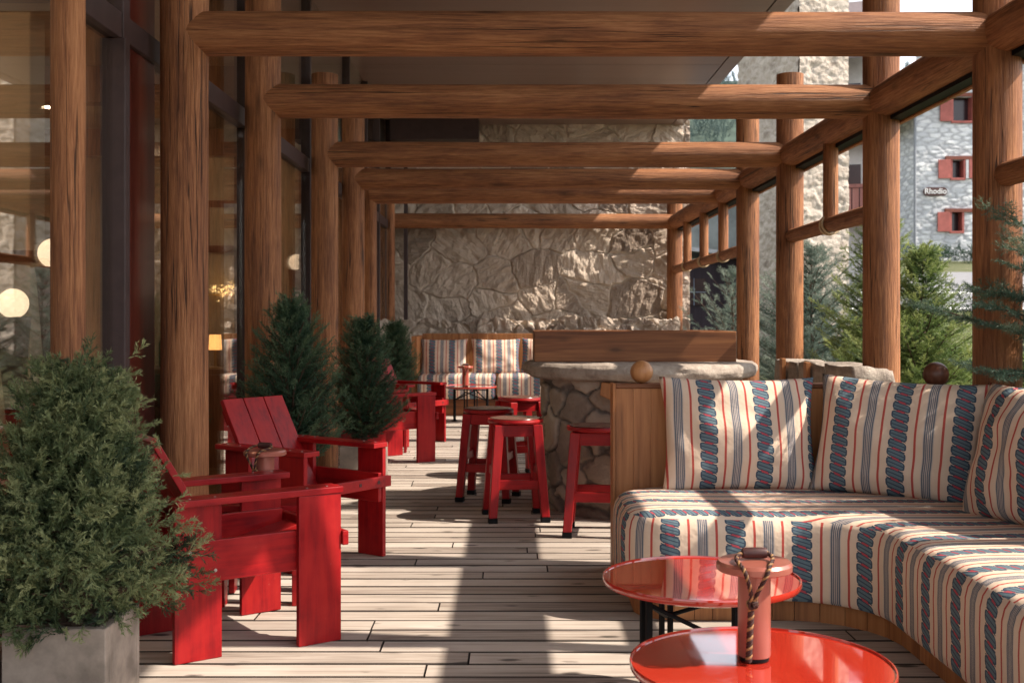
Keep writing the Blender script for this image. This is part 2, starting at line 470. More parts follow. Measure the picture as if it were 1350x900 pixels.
def grid_mesh(name, P, attrs, keep=None):
    nu, nv = P.shape[:2]
    me = bpy.data.meshes.new(name)
    ids = np.arange(nu * nv).reshape(nu, nv)
    q = np.stack([ids[:-1, :-1], ids[1:, :-1], ids[1:, 1:], ids[:-1, 1:]], -1).reshape(-1, 4)
    if keep is not None:
        q = q[keep.reshape(-1)]
    me.vertices.add(nu * nv)
    me.vertices.foreach_set('co', P.reshape(-1).astype(np.float32))
    me.loops.add(len(q) * 4)
    me.loops.foreach_set('vertex_index', q.reshape(-1).astype(np.int32))
    me.polygons.add(len(q))
    me.polygons.foreach_set('loop_start', (np.arange(len(q)) * 4).astype(np.int32))
    me.polygons.foreach_set('loop_total', np.full(len(q), 4, np.int32))
    me.polygons.foreach_set('use_smooth', np.ones(len(q), bool))
    for k, arr in attrs.items():
        at = me.attributes.new(k, 'FLOAT', 'POINT')
        at.data.foreach_set('value', arr.reshape(-1).astype(np.float32))
    me.update(); me.validate()
    return me

def needle_tris(o, d, l, w, rg):
    """one needle as a thin triangle"""
    r = rg.normal(size=3); s = np.cross(d, r); s /= np.linalg.norm(s) + 1e-9
    return [o - s * w, o + s * w, o + d * l]

def sprig(kind, seed):
    rg = np.random.default_rng(seed)
    T = []
    X = np.array([1.0, 0, 0])
    def twig(o, d, L, n, nl, spread, w, flat=0.0):
        for i in range(n):
            t = (i + rg.random()) / n
            q = rg.random() * 2 * PI
            a = np.cross(d, [0, 0, 1.0]); a /= np.linalg.norm(a) + 1e-9
            b = np.cross(a, d)
            side = a * math.cos(q) + b * math.sin(q) * (1 - flat)
            nd = d * (1.0 - 0.3 * rg.random()) + side * spread
            nd /= np.linalg.norm(nd)
            T.append(needle_tris(o + d * L * t, nd, nl * (0.7 + 0.5 * rg.random()) * (1.1 - 0.4 * t), w, rg))
        s = np.array([0, 0.012, 0]); T.append([o - s, o + s, o + d * L])
    if kind == 'juniper':
        twig(np.zeros(3), X, 1.0, 16, 0.24, 0.55, 0.024)
        for k in range(6):
            t = 0.18 + 0.12 * k
            q = rg.random() * 2 * PI
            d = np.array([0.75, 0.62 * math.cos(q), 0.62 * math.sin(q)]); d /= np.linalg.norm(d)
            twig(X * t, d, 0.52 * (1.2 - t), 9, 0.20, 0.55, 0.022)
    elif kind == 'fir':
        twig(np.zeros(3), X, 1.0, 30, 0.24, 0.95, 0.017, 0.35)
        for k in range(4):
            t = 0.2 + 0.17 * k
            sg = 1 if k % 2 else -1
            d = np.array([0.72, 0.68 * sg, 0.12 * rg.normal()]); d /= np.linalg.norm(d)
            twig(X * t, d, 0.55 * (1.15 - t), 13, 0.20, 0.95, 0.016, 0.35)
    elif kind == 'spruce':
        twig(np.zeros(3), X, 1.0, 42, 0.20, 1.3, 0.010)
        for k in range(4):
            t = 0.2 + 0.17 * k
            sg = 1 if k % 2 else -1
            d = np.array([0.68, 0.72 * sg, 0.1 * rg.normal()]); d /= np.linalg.norm(d)
            twig(X * t, d, 0.55 * (1.15 - t), 20, 0.19, 1.3, 0.010)
    return np.array(T)

SPR = {k: [sprig(k, 11 + i) for i in range(4)] for k in ('juniper', 'fir', 'spruce')}

def foliage_mesh(name, kind, pos, dirs, scl, tint, seed=1):
    rg = np.random.default_rng(seed)
    pos = np.array(pos); dirs = np.array(dirs); scl = np.array(scl); tint = np.array(tint)
    dirs = dirs / np.linalg.norm(dirs, axis=1)[:, None]
    up = np.tile(np.array([0, 0, 1.0]), (len(pos), 1)) + rg.normal(size=(len(pos), 3)) * 0.45
    s = np.cross(up, dirs); s /= np.linalg.norm(s, axis=1)[:, None]
    u = np.cross(dirs, s)
    B = np.stack([dirs, s, u], 1)
    out = []; tn = []
    which = rg.integers(0, 4, len(pos))
    for k in range(4):
        m = which == k
        if not m.any(): continue
        T = SPR[kind][k].reshape(-1, 3)
        v = np.einsum('pi,nij->npj', T, B[m]) * scl[m][:, None, None] + pos[m][:, None, :]
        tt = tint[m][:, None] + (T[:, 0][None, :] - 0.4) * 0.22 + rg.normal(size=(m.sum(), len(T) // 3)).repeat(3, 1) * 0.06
        out.append(v.reshape(-1, 3)); tn.append(tt.reshape(-1))
    V = np.concatenate(out); Tt = np.clip(np.concatenate(tn), 0, 1)
    n = len(V) // 3
    me = bpy.data.meshes.new(name)
    me.vertices.add(len(V)); me.vertices.foreach_set('co', V.reshape(-1).astype(np.float32))
    me.loops.add(len(V)); me.loops.foreach_set('vertex_index', np.arange(len(V), dtype=np.int32))
    me.polygons.add(n)
    me.polygons.foreach_set('loop_start', (np.arange(n) * 3).astype(np.int32))
    me.polygons.foreach_set('loop_total', np.full(n, 3, np.int32))
    at = me.attributes.new('tint', 'FLOAT', 'POINT'); at.data.foreach_set('value', Tt.astype(np.float32))
    me.update()
    return me

def conifer(h, r, z0, whorls, nb, kind, seed, rise=0.25, curl=0.25, slen=0.12, step=0.06, p=0.85, side=0.75, tint0=0.35, gapz=0.0, rmin=0.02):
    rg = np.random.default_rng(seed)
    pos = []; dr = []; sc = []; tn = []
    wood = MB()
    for i in range(whorls):
        t = i / (whorls - 1)
        z = z0 + (h - z0) * (t ** 0.92)
        Rw = r * (1 - t) ** p + rmin
        n = max(3, int(round(nb * (0.6 + 0.4 * (1 - t)))))
        a0 = rg.random() * 6.28
        for k in range(n):
            a = a0 + 2 * PI * k / n + rg.normal() * 0.22
            L = Rw * (0.72 + 0.42 * rg.random())
            zz = z + rg.normal() * 0.02
            ca, sa = math.cos(a), math.sin(a)
            ri = rise + rg.normal() * 0.10 + 0.35 * t
            pts = []
            m = max(2, int(L / step))
            bt = rg.normal() * 0.10
            for j in range(m + 1):
                s = 0.12 + 0.88 * j / m
                q = np.array([ca * L * s, sa * L * s, zz + L * (ri * s + curl * s * s)])
                pts.append(q)
                rad = np.array([ca, sa, ri + 2 * curl * s])
                sv = np.array([-sa, ca, 0])
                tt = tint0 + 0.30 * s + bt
                if j == m:
                    pos.append(q); dr.append(rad); sc.append(slen * (0.9 + 0.3 * rg.random())); tn.append(tt + 0.1)
                else:
                    for sg in (-1, 1):
                        pos.append(q); dr.append(rad * 0.8 + sv * sg * side + rg.normal(size=3) * 0.2)
                        sc.append(slen * (0.75 + 0.45 * rg.random())); tn.append(tt + rg.normal() * 0.05)
            if L > 0.12:
                wood.tube([Vector(pts[0] * 0.5 + np.array([0, 0, zz * 0.5])), Vector(pts[len(pts) // 2]), Vector(pts[-1])], [0.006, 0.0045, 0.002], 5)
    for k in range(5):
        pos.append(np.array([0, 0, h - 0.03 * k])); dr.append(np.array([rg.normal() * 0.15, rg.normal() * 0.15, 1.0])); sc.append(slen); tn.append(tint0 + 0.3)
    wood.tube([(0, 0, z0 - 0.25), (0.004, 0.0, (z0 + h) / 2), (0, 0, h)], [0.028 * max(h, 1) ** 0.5, 0.016, 0.004], 8)
    return foliage_mesh('crown', kind, pos, dr, sc, tn, seed), wood

# ================================================================== MATERIALS that need attributes
M['rear_stone'] = mat_stone('rear_wall_stone', [(0.22, (0.19, 0.140, 0.105)), (0.40, (0.38, 0.295, 0.23)), (0.58, (0.52, 0.415, 0.325)), (0.85, (0.68, 0.56, 0.45))], (0.76, 0.64, 0.52), True, 1.0, 0.045, mort_w=(0.004, 0.017))
M['rubble'] = mat_stone('rubble_stone', [(0.25, (0.16, 0.120, 0.095)), (0.5, (0.31, 0.24, 0.185)), (0.8, (0.44, 0.35, 0.27))], (0.115, 0.098, 0.088), False, 0.7, 0.025, 16, mort_w=(0.005, 0.013))
M['tower_stone'] = mat_stone('tower_stone', [(0.2, (0.20, 0.155, 0.12)), (0.5, (0.40, 0.325, 0.26)), (0.8, (0.60, 0.52, 0.44))], (0.50, 0.43, 0.36), False, 0.9, 0.05, 9, mort_w=(0.01, 0.05))
M['house_stone'] = mat_stone('house_stone', [(0.2, (0.36, 0.37, 0.385)), (0.45, (0.54, 0.55, 0.56)), (0.8, (0.72, 0.72, 0.71))], (0.36, 0.36, 0.37), False, 0.7, 0.06, 4, mort_w=(0.005, 0.035))
def mat_slab():
    t = NT('hewn_stone')
    v = t.coords(rnd=3)
    a = t.noise(v, 5, 6, 0.65); b = t.noise(v, 34, 6, 0.7)
    f = t.math('ADD', t.math('MULTIPLY', a, 0.6), t.math('MULTIPLY', b, 0.4))
    col = t.ramp(f, [(0.32, (0.17, 0.13, 0.105)), (0.5, (0.33, 0.27, 0.22)), (0.68, (0.47, 0.40, 0.33))])
    return t.done(col, 0.8, 0.25, t.bump(f, 0.8, 0.03))
M['slab'] = mat_slab()
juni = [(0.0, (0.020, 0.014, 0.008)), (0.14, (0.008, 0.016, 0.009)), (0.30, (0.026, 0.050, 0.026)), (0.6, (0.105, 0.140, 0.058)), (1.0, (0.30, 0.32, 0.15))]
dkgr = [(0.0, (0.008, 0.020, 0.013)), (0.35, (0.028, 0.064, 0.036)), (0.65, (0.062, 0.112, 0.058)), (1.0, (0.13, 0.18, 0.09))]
yegr = [(0.0, (0.016, 0.034, 0.010)), (0.35, (0.060, 0.110, 0.032)), (0.65, (0.17, 0.235, 0.065)), (1.0, (0.36, 0.40, 0.14))]
blgr = [(0.0, (0.020, 0.040, 0.034)), (0.4, (0.070, 0.110, 0.085)), (0.7, (0.14, 0.19, 0.15)), (1.0, (0.24, 0.28, 0.22))]
M['juniper'] = mat_leaf('juniper_leaf', juni)
M['dark_fir'] = mat_leaf('dark_fir_leaf', dkgr)
M['yellow_fir'] = mat_leaf('yellow_fir_leaf', yegr, 0.3)
M['blue_spruce'] = mat_leaf('blue_spruce_leaf', blgr, 0.3)
M['teal_spruce'] = mat_leaf('teal_spruce_leaf', [(0.0, (0.010, 0.028, 0.022)), (0.4, (0.035, 0.080, 0.060)), (0.7, (0.080, 0.14, 0.095)), (1.0, (0.15, 0.20, 0.12))], 0.25)
M['bark'] = mat_plain('bark', (0.085, 0.055, 0.038), 0.85, 0.2, 0, 0, 0.4, 20, 0.5)

# ================================================================== WORLD, SUN, CAMERA
W = bpy.data.worlds.new('World'); SC.world = W; W.use_nodes = True
wn = W.node_tree; wn.nodes.clear()
sun_vec = Vector((1.0, -0.16, 1.07)).normalized()
el = math.asin(sun_vec.z); az = math.atan2(sun_vec.x, sun_vec.y)
sky = wn.nodes.new('ShaderNodeTexSky'); sky.sky_type = 'NISHITA'; sky.sun_disc = False
sky.sun_elevation = el; sky.sun_rotation = az; sky.dust_density = 3.0; sky.air_density = 1.0; sky.altitude = 1500
hsv = wn.nodes.new('ShaderNodeHueSaturation'); hsv.inputs['Saturation'].default_value = 0.28
bg = wn.nodes.new('ShaderNodeBackground'); bg.inputs[1].default_value = 0.15
wo = wn.nodes.new('ShaderNodeOutputWorld')
wn.links.new(sky.outputs[0], hsv.inputs['Color']); wn.links.new(hsv.outputs[0], bg.inputs[0]); wn.links.new(bg.outputs[0], wo.inputs[0])
sl = bpy.data.lights.new('sun', 'SUN'); sl.energy = 3.2; sl.angle = R(0.55); sl.color = (1.0, 0.90, 0.78)
so = bpy.data.objects.new('sun', sl); COL.objects.link(so)
so.rotation_euler = sun_vec.to_track_quat('Z', 'Y').to_euler(); so.location = (20, -3, 22)
H = 1.2
cd = bpy.data.cameras.new('camera'); cam = bpy.data.objects.new('camera', cd); COL.objects.link(cam)
cam.location = (0, 0, H); cam.rotation_euler = (PI / 2, 0, 0)
cd.lens = 40.0; cd.sensor_width = 36.0; cd.shift_y = -33 / 1350; cd.clip_end = 3000; cd.clip_start = 0.05
cd.dof.use_dof = True; cd.dof.focus_distance = 4.4; cd.dof.aperture_fstop = 7.1
SC.camera = cam
SC.view_settings.view_transform = 'Standard'; SC.view_settings.look = 'None'
SC.view_settings.exposure = 1.46; SC.view_settings.gamma = 1.0
SC.cycles.use_denoising = True
SC.cycles.max_bounces = 10; SC.cycles.diffuse_bounces = 5; SC.cycles.transparent_max_bounces = 16
SC.cycles.sample_clamp_indirect = 6.0

# ================================================================== GROUND, DECK, ROAD
def ground_z(x, y):
    s = min(max((x - 2.7) / 3.0, 0), 1); s = s * s * (3 - 2 * s)
    zz = -0.15 + s * 0.0905 * min(max(y - 6, 0), 60)
    return zz
gm = MB()
xs = [-200, -60, -20, -8, -2, 2.5, 2.7] + [2.7 + 0.3 * i for i in range(1, 12)] + [8, 12, 16, 20, 30, 45, 70, 120, 400]
ys = [-120, -40, -10, 0, 6] + [6 + 4 * i for i in range(1, 16)] + [80, 120, 200, 600]
vs = [(x, y, ground_z(x, y)) for x in xs for y in ys]
ny = len(ys)
gm.add(vs, [(i * ny + j, (i + 1) * ny + j, (i + 1) * ny + j + 1, i * ny + j + 1) for i in range(len(xs) - 1) for j in range(ny - 1)])
tt = NT('ground_grass')
gn = tt.noise(tt.coords(), 0.8, 6, 0.65); gf = tt.noise(tt.coords(), 14, 6, 0.7)
gc = tt.ramp(tt.math('ADD', tt.math('MULTIPLY', gn, 0.5), tt.math('MULTIPLY', gf, 0.5)), [(0.3, (0.05, 0.06, 0.03)), (0.5, (0.10, 0.11, 0.055)), (0.7, (0.20, 0.18, 0.12))])
M['ground'] = tt.done(gc, 0.9, 0.1, tt.bump(gf, 0.5, 0.05))
tag(gm.build('ground', M['ground'], smooth=60), kind='structure')

rd = MB()
def strip(mb, x0, x1, y0, y1, dz, n=12):
    vs = []; 
    for i in range(n + 1):
        x = x0 + (x1 - x0) * i / n
        for y in (y0, y1):
            vs.append((x, y, ground_z(x, y) + dz))
    mb.add(vs, [(2 * i, 2 * i + 2, 2 * i + 3, 2 * i + 1) for i in range(n)])
strip(rd, 5.7, 60, 22.0, 36.5, 0.012)
M['asphalt'] = mat_plain('pale_asphalt', (0.20, 0.20, 0.21), 0.85, 0.2, 0, 0, 0.12, 3, 0.1)
tag(rd.build('road', M['asphalt']), kind='structure')
rl = MB(); strip(rl, 5.7, 60, 26.6, 27.2, 0.018); strip(rl, 5.7, 60, 22.3, 22.7, 0.018)
M['white_line'] = mat_plain('road_paint', (0.72, 0.72, 0.70), 0.7, 0.2)
tag(rl.build('road_marking', M['white_line']), kind='structure')

rg = random.Random(5)
dk = MB()
bw, gp = 0.1415, 0.0115
y = -3.0; row = 0
while y < 15.55:
    x = -1.66 - rg.random() * 1.5
    while x < 2.42:
        L = rg.choice([1.6, 2.0, 2.4, 2.8]) * (0.9 + 0.2 * rg.random())
        a, b = max(x, -1.645), min(x + L, 2.42)
        if b - a > 0.03:
            dz = rg.uniform(-0.0015, 0.0015)
            c = 0.004
            y0, y1 = y + gp / 2, y + bw - gp / 2
            ax, bx = a + 0.003, b - 0.003
            dk.add([(ax, y0, -0.028), (bx, y0, -0.028), (bx, y1, -0.028), (ax, y1, -0.028),
                    (ax, y0, -c + dz), (bx, y0, -c + dz), (bx, y1, -c + dz), (ax, y1, -c + dz),
                    (ax + 0.0006, y0 + c, dz), (bx - 0.0006, y0 + c, dz), (bx - 0.0006, y1 - c, dz), (ax + 0.0006, y1 - c, dz)],
                   [(0, 1, 5, 4), (1, 2, 6, 5), (2, 3, 7, 6), (3, 0, 4, 7), (4, 5, 9, 8), (5, 6, 10, 9), (6, 7, 11, 10), (7, 4, 8, 11), (8, 9, 10, 11)])
        x += L
    y += bw; row += 1
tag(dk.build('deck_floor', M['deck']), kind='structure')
sub = MB(); sub.box(-1.645, 2.40, -3.0, 15.5, -0.148, -0.05)
tag(sub.build('deck_underlay', mat_plain('dark_joists', (0.02, 0.015, 0.012), 0.9, 0.1)), kind='structure')

# ================================================================== RESTAURANT BUILDING (glass front, roof, room behind)
XG = -1.66
ZR = 3.84
bld = thing('restaurant_building', 'glass fronted restaurant with plum metal frames, dark roof overhang and warm lit room', 'building', (XG, 5, 0))
def bp(name, mb, mat, **k):
    o = mb.build(name, mat, None, **k)
    o.parent = bld; o.matrix_parent_inverse = Matrix.Translation((-XG, -5, 0))
    return o
XR = 2.35
rf = MB()
yb = -1.02
while yb < 15.9:                                  # soffit boards run across, one island each
    rf.box(-6.6, XR - 0.15, yb, min(yb + 1.62, 15.9) - 0.006, ZR, ZR + 0.05)
    yb += 1.62
bp('soffit', rf, M['soffit'])
rf = MB(); rf.box(-6.8, XR, -1.02, 16.0, ZR + 0.053, ZR + 0.26); bp('roof', rf, M['frame'])
fa = MB(); fa.box(XR - 0.14, XR + 0.01, -1.02, 16.0, ZR - 0.004, ZR + 0.05); bp('fascia', fa, M['soffit'])
bk = MB(); bk.box(-1.60, -0.44, 14.9, 15.4, 3.52, ZR - 0.003); bp('bulkhead', bk, M['frame'])
# frames of the glazed front
MY = [1.0, 2.7, 4.80, 7.05, 9.19, 11.40, 12.80, 14.0, 15.3]
fm = MB()
for i, yy in enumerate(MY):
    w = 0.062 if i != 2 else 0.085
    fm.box(XG - 0.055, XG + 0.035, yy - w / 2, yy + w / 2, 0.0, ZR - 0.004)
    if i == 2:
        fm.box(XG - 0.03, XG + 0.05, yy - w / 2 - 0.024, yy - w / 2 - 0.003, 0.0, 2.36)
for i in range(len(MY) - 1):
    w0 = 0.032 if i != 2 else 0.044; w1 = 0.032 if i != 1 else 0.044
    fm.box(XG - 0.05, XG + 0.03, MY[i] + w0, MY[i + 1] - w1, 2.36, 2.47)
    fm.box(XG - 0.05, XG + 0.03, MY[i] + w0, MY[i + 1] - w1, 0.0, 0.10)
bp('window_frame', fm, M['frame'], bevel=0.004)
for i in range(len(MY) - 1):
    for z0, z1 in ((0.10, 2.36), (2.47, ZR - 0.004)):
        y0 = MY[i] + 0.034; y1 = MY[i + 1] - 0.034
        if i == 2: y0 = 5.27
        if i == 1: y1 -= 0.012
        g = MB(); g.box(XG - 0.012, XG - 0.002, y0, y1, z0, z1)
        bp('window', g, M['glass'])
pn = MB(); pn.box(XG - 0.03, XG + 0.008, 4.848, 5.262, 0.10, 2.36); pn.box(XG - 0.03, XG + 0.008, 4.848, 5.262, 2.47, ZR - 0.004)
bp('timber_panel', pn, M['mahogany'], bevel=0.003)
rm = MB(); rm.box(-6.6, XG - 0.06, 0.6, 15.4, -0.14, 0.0); bp('room_floor', rm, M['in_floor'])
rm = MB(); rm.box(-6.6, XG - 0.35, 0.6, 15.4, 3.05, 3.15); bp('room_ceiling', rm, M['plaster'])
rm = MB(); rm.box(-6.8, -6.6, 0.6, 15.6, 0, ZR); rm.box(-6.6, XG - 0.06, 13.2, 13.4, 0, 3.05); rm.box(-6.6, XG - 0.06, 0.6, 0.8, 0, ZR)
bp('room_wall', rm, M['plaster'])
pl = MB(); pl.box(-3.13, -2.92, 6.9, 7.12, 0.0, 3.05); bp('pillar', pl, M['plaster'], bevel=0.01)
pb = MB(); pb.box(-3.145, -2.905, 6.885, 7.135, 1.53, 1.60); bp('pillar_band', pb, M['walnut'])
for yb_ in (5.6, 8.4, 11.2):
    lb = MB(); lb.box(-6.6, -2.05, yb_, yb_ + 0.15, 2.78, 3.045); bp('ceiling_beam', lb, M['walnut'])

# things inside the room
for lx, ly in ((-3.6, 6.0), (-3.9, 9.6), (-3.2, 12.0), (-3.0, 4.2), (-4.8, 7.4)):  # last two lamps are added out of view to brighten the room
    cl = MB(); cl.lathe([(0.001, 0.0), (0.10, 0.012), (0.16, 0.05), (0.17, 0.09)], 32)
    o = cl.build('ceiling_or_fill_lamp', M['warm_lamp'], smooth=40, loc=(lx, ly, 2.956))
    tag(o, 'warm lit round ceiling lamp behind the glass front, in view or added unseen for room light', 'ceiling lamp', 'round ceiling lamps in the room')
def globe_lamp(x, y, z, r, lab, dark=False, flip=1, base=None):
    t = thing('globe_lamp', lab, 'lamp', (x, y, 0))
    g = MB(); g.sphere((0, 0, z), r); g.build('globe', M['globe'], t, smooth=60)
    st = MB()
    n = 14
    prev = None
    ring = []
    for i in range(n + 1):
        s = i / n
        zz = (z - r * 0.9) * s
        off = -flip * 0.10 * (1 - s) ** 2.2
        hwid = 0.035 + 0.05 * s ** 3
        ring.append([(off * -1 - hwid, -0.03, zz), (off * -1 + hwid, -0.03, zz), (off * -1 + hwid, 0.03, zz), (off * -1 - hwid, 0.03, zz)])
    for i in range(n):
        st.hexa(ring[i], ring[i + 1])
    st.build('stand', M['mahogany'] if dark else M['walnut'], t, smooth=50)
    return t
globe_lamp(-2.63, 6.0, 1.268, 0.078, 'lit white globe lamp on a pale brown curved wooden stand, lower one near the shrub')
globe_lamp(-2.44, 6.05, 1.535, 0.078, 'lit white globe lamp on a dark wooden stand, half hidden by the slender log post', True)
globe_lamp(-2.27, 12.0, 1.77, 0.085, 'small lit globe lamp deep inside the room, beside the tall conifer', True)
ct = thing('serving_counter', 'dark wooden serving counter inside the room with bottles along its top', 'counter', (-2.55, 9.3, 0))
b = MB(); b.box(-0.75, 0.55, -0.3, 0.3, 0, 0.74); b.build('body', M['mahogany'], ct, bevel=0.006)
b = MB(); b.box(-0.78, 0.58, -0.33, 0.33, 0.743, 0.785); b.build('counter_top', M['walnut'], ct, bevel=0.006)
tl = thing('small_table_lamp', 'small lit amber shaded lamp standing on the dark serving counter', 'lamp', (-2.36, 9.05, 0.785))
b = MB(); b.lathe([(0.05, 0), (0.05, 0.012), (0.010, 0.02), (0.010, 0.16)], 24); b.build('stem', M['brass'], tl, smooth=40)
b = MB(); b.lathe([(0.052, 0.15), (0.045, 0.27)], 24); b.build('lamp_shade', M['shade'], tl, smooth=40)
for i in range(9):
    b = MB(); hh = 0.22 + 0.05 * (i % 3)
    b.lathe([(0.034, 0), (0.036, hh * 0.6), (0.014, hh * 0.78), (0.013, hh), (0.001, hh)], 16)
    o = b.build('bottle', M['bottle'], smooth=40, loc=(-3.1 + 0.115 * i + 0.02 * (i % 2), 9.36 - 0.12 * (i % 2), 0.786))
    tag(o, 'dark bottle standing on the serving counter inside the room', 'bottle', 'dark bottles on the serving counter')
pf = thing('framed_picture', 'dark wooden framed picture hanging on the beige end wall inside', 'picture', (-3.28, 13.19, 2.24))
b = MB()
for q in ((-0.30, 0.30, -0.30, -0.22), (-0.30, 0.30, 0.22, 0.30), (-0.30, -0.22, -0.22, 0.22), (0.22, 0.30, -0.22, 0.22)):
    b.box(q[0], q[1], -0.03, 0.0, q[2], q[3])
b.build('frame', M['mahogany'], pf, bevel=0.004)
b = MB(); b.box(-0.22, 0.22, -0.012, 0.0, -0.22, 0.22); b.build('panel', M['plaster'], pf)
br = thing('branch_sconce', 'golden wall light shaped like a spray of glowing leaves under the framed picture', 'wall lamp', (-3.25, 13.12, 1.5))
rr = np.random.default_rng(3)
b = MB()
for i in range(110):
    cx, cz = rr.normal() * 0.16, rr.normal() * 0.04; cy = -abs(rr.normal()) * 0.04
    a = Vector(rr.normal(size=3)).normalized(); c2 = a.cross(Vector((0, 0, 1))).normalized()
    c = Vector((cx, cy, cz))
    b.add([c - a * 0.028, c + c2 * 0.011, c + a * 0.028, c - c2 * 0.011], [(0, 1, 2, 3)])
b.build('leaves', M['gold_leaf'], br)
b = MB(); b.tube([(-0.3, 0.0, -0.05), (0, -0.02, -0.06), (0.3, 0, -0.05)], 0.008, 6); b.build('branch', M['brass'], br)
for i, (tx, ty) in enumerate(((-3.4, 4.6), (-3.2, 8.0))):
    t = thing('dining_table', ['round dark dining table inside, in front of the beige pillar', 'round dark dining table inside, behind the beige pillar'][i], 'table', (tx, ty, 0))
    b = MB(); b.lathe([(0.40, 0.72), (0.42, 0.735), (0.40, 0.75)], 32); b.build('tabletop', M['walnut'], t, smooth=40)
    b = MB(); b.lathe([(0.22, 0), (0.22, 0.02), (0.04, 0.05), (0.04, 0.72)], 24); b.build('pedestal', M['black'], t, smooth=40)

# ================================================================== PERGOLA
XL, XP, ZB = -1.49, 2.21, 2.484
per = thing('timber_pergola', 'pergola of round brown logs with crossbeams over the terrace', 'pergola', (0, 9, 0))
def log_mesh(L, r, seed, taper=0.0, n=28):
    rgn = np.random.default_rng(seed)
    k = max(6, int(L / 0.12))
    zz = np.linspace(0, L, k + 1)
    ph = rgn.random(4) * 6.28
    vs = []; fs = []
    for z in zz:
        for j in range(n):
            a = 2 * PI * j / n
            rad = r * (1 + 0.012 * math.sin(2 * a + ph[0] + z * 0.7) + 0.010 * math.sin(3 * a + ph[1] - z * 1.1) + 0.010 * math.sin(z * 2.3 + ph[2]) + 0.006 * math.sin(7 * a + z * 1.7 + ph[3]))
            vs.append((rad * math.cos(a), rad * math.sin(a), z))
    for i in range(k):
        for j in range(n):
            a = i * n + j; b2 = i * n + (j + 1) % n
            fs.append((a, b2, b2 + n, a + n))
    fs.append(tuple(range(n - 1, -1, -1))); fs.append(tuple(range(k * n, k * n + n)))
    me = bpy.data.meshes.new('log'); me.from_pydata(vs, [], fs); me.update()
    return me
LOGN = [0]
def log(name, p0, p1, r):
    LOGN[0] += 1
    p0 = Vector(p0); p1 = Vector(p1)
    me = log_mesh((p1 - p0).length, r, LOGN[0])
    o = finish(me, name, M['log'], None, smooth=50, bevel=0)
    o.rotation_mode = 'QUATERNION'
    q = (p1 - p0).to_track_quat('Z', 'Y') if abs((p1 - p0).normalized().z) < 0.99 else Quaternion((0, 0, 1), LOGN[0] * 1.3)
    o.rotation_quaternion = q @ Quaternion((0, 0, 1), LOGN[0] * 0.9)
    o.location = p0
    o.parent = per; o.matrix_parent_inverse = Matrix.Translation((0, -9, 0))
    return o
YB = [5.18, 6.81, 9.05, 10.67]
ZT = 3.12
for i, yy in enumerate(YB):
    log('post', (XL, yy, 0), (XL, yy, 3.75 if i == 0 else ZT), 0.106)
    log('post', (XP, yy, 0), (XP, yy, ZT + (0.25 if i < 2 else 0)), 0.106)
log('post', (XL, 3.82, 0), (XL, 3.82, 3.6), 0.056)
log('post', (XP, 3.82, 0), (XP, 3.82, ZT), 0.056)
log('post', (XL, 11.96, 0), (XL, 11.96, 2.75), 0.07)
log('post', (-1.60, 15.0, 0), (-1.60, 15.0, 2.68), 0.055)
log('post', (XP, 15.45, 0), (XP, 15.45, 2.80), 0.106)
for yy in YB + [11.96]:
    log('crossbeam', (XL, yy, ZB), (XP, yy, ZB), 0.1005)
log('crossbeam', (-1.60, 15.3, ZB), (XP, 15.4, ZB), 0.1005)
log('crossbeam', (XL, 3.82, ZB), (XP, 3.82, ZB), 0.06)
log('eave_beam', (XP, 2.4, ZB - 0.003), (XP, 15.6, ZB - 0.003), 0.0985)
log('rail', (XP, 6.81, 1.835), (XP, 9.05, 1.835), 0.055)
log('rail', (XP, 10.67, 1.835), (XP, 15.45, 1.835), 0.055)
log('rail', (XP, 3.82, 1.835), (XP, 5.18, 1.835), 0.055)
BAL = [7.89, 11.9, 13.1, 14.35]
for yy in BAL:
    log('baluster', (XP, yy, 1.86), (XP, yy, ZB - 0.02), 0.052)
for yy in BAL + [9.9][:0]:
    rb = MB()
    for k, (t1, dx) in enumerate(((0.5, 0.0), (-0.45, 0.02), (0.15, -0.012))):
        pts = []
        for j in range(25):
            a = 2 * PI * j / 24
            pts.append((XP + 0.066 * math.cos(a), yy + t1 * 0.07 * math.sin(a + 0.6) + dx, 1.838 + 0.068 * math.sin(a)))
        rb.tube(pts, 0.0085, 7, cap=False)
    o = rb.build('rope_tie', M['rope'], None, smooth=60); o.parent = per; o.matrix_parent_inverse = Matrix.Translation((0, -9, 0))
def pp(name, mb, mat, **k):
    o = mb.build(name, mat, None, **k); o.parent = per; o.matrix_parent_inverse = Matrix.Translation((0, -9, 0)); return o
tr = MB(); tr.box(XP + 0.02, XP + 0.10, 2.4, 15.6, 2.362, 2.398); pp('blind_track', tr, M['black'])
tr = MB(); tr.box(XP + 0.104, XP + 0.132, 2.4, 15.6, 2.352, 2.46); pp('eave_board', tr, M['cedar_v'], bevel=0.004)

# ================================================================== REAR STONE WALL, LEDGE, DRAINPIPE
wl = thing('rear_stone_wall', 'tall wall of big fitted flagstones closing the far end of the terrace', 'wall', (0.2, 15.7, 0))
U, V, h, tone, edge, ang = stone_grid(4.5, 4.0, 380, 340, 0.56, 0.44, 23, 0.045, 0.012, 0.055, 0.95, 0.16, rough_amp=0.05)
Pg = np.stack([U - 2.25, -h, V - 0.1], -1)
me = grid_mesh('stone_face', Pg, {'tone': tone, 'edge': edge, 'ang': ang})
me.polygons.foreach_set('use_smooth', [False] * len(me.polygons))
finish(me, 'stone_face', M['rear_stone'], wl, loc=(0, 0.0, 0))
b = MB(); b.box(-2.25, 2.25, 0.02, 0.35, -0.1, 3.8); b.build('core', M['slab'], wl)
lg = thing('rubble_ledge', 'low ledge of jagged broken rock along the foot of the rear stone wall', 'stone ledge', (0.1, 14.95, 0))
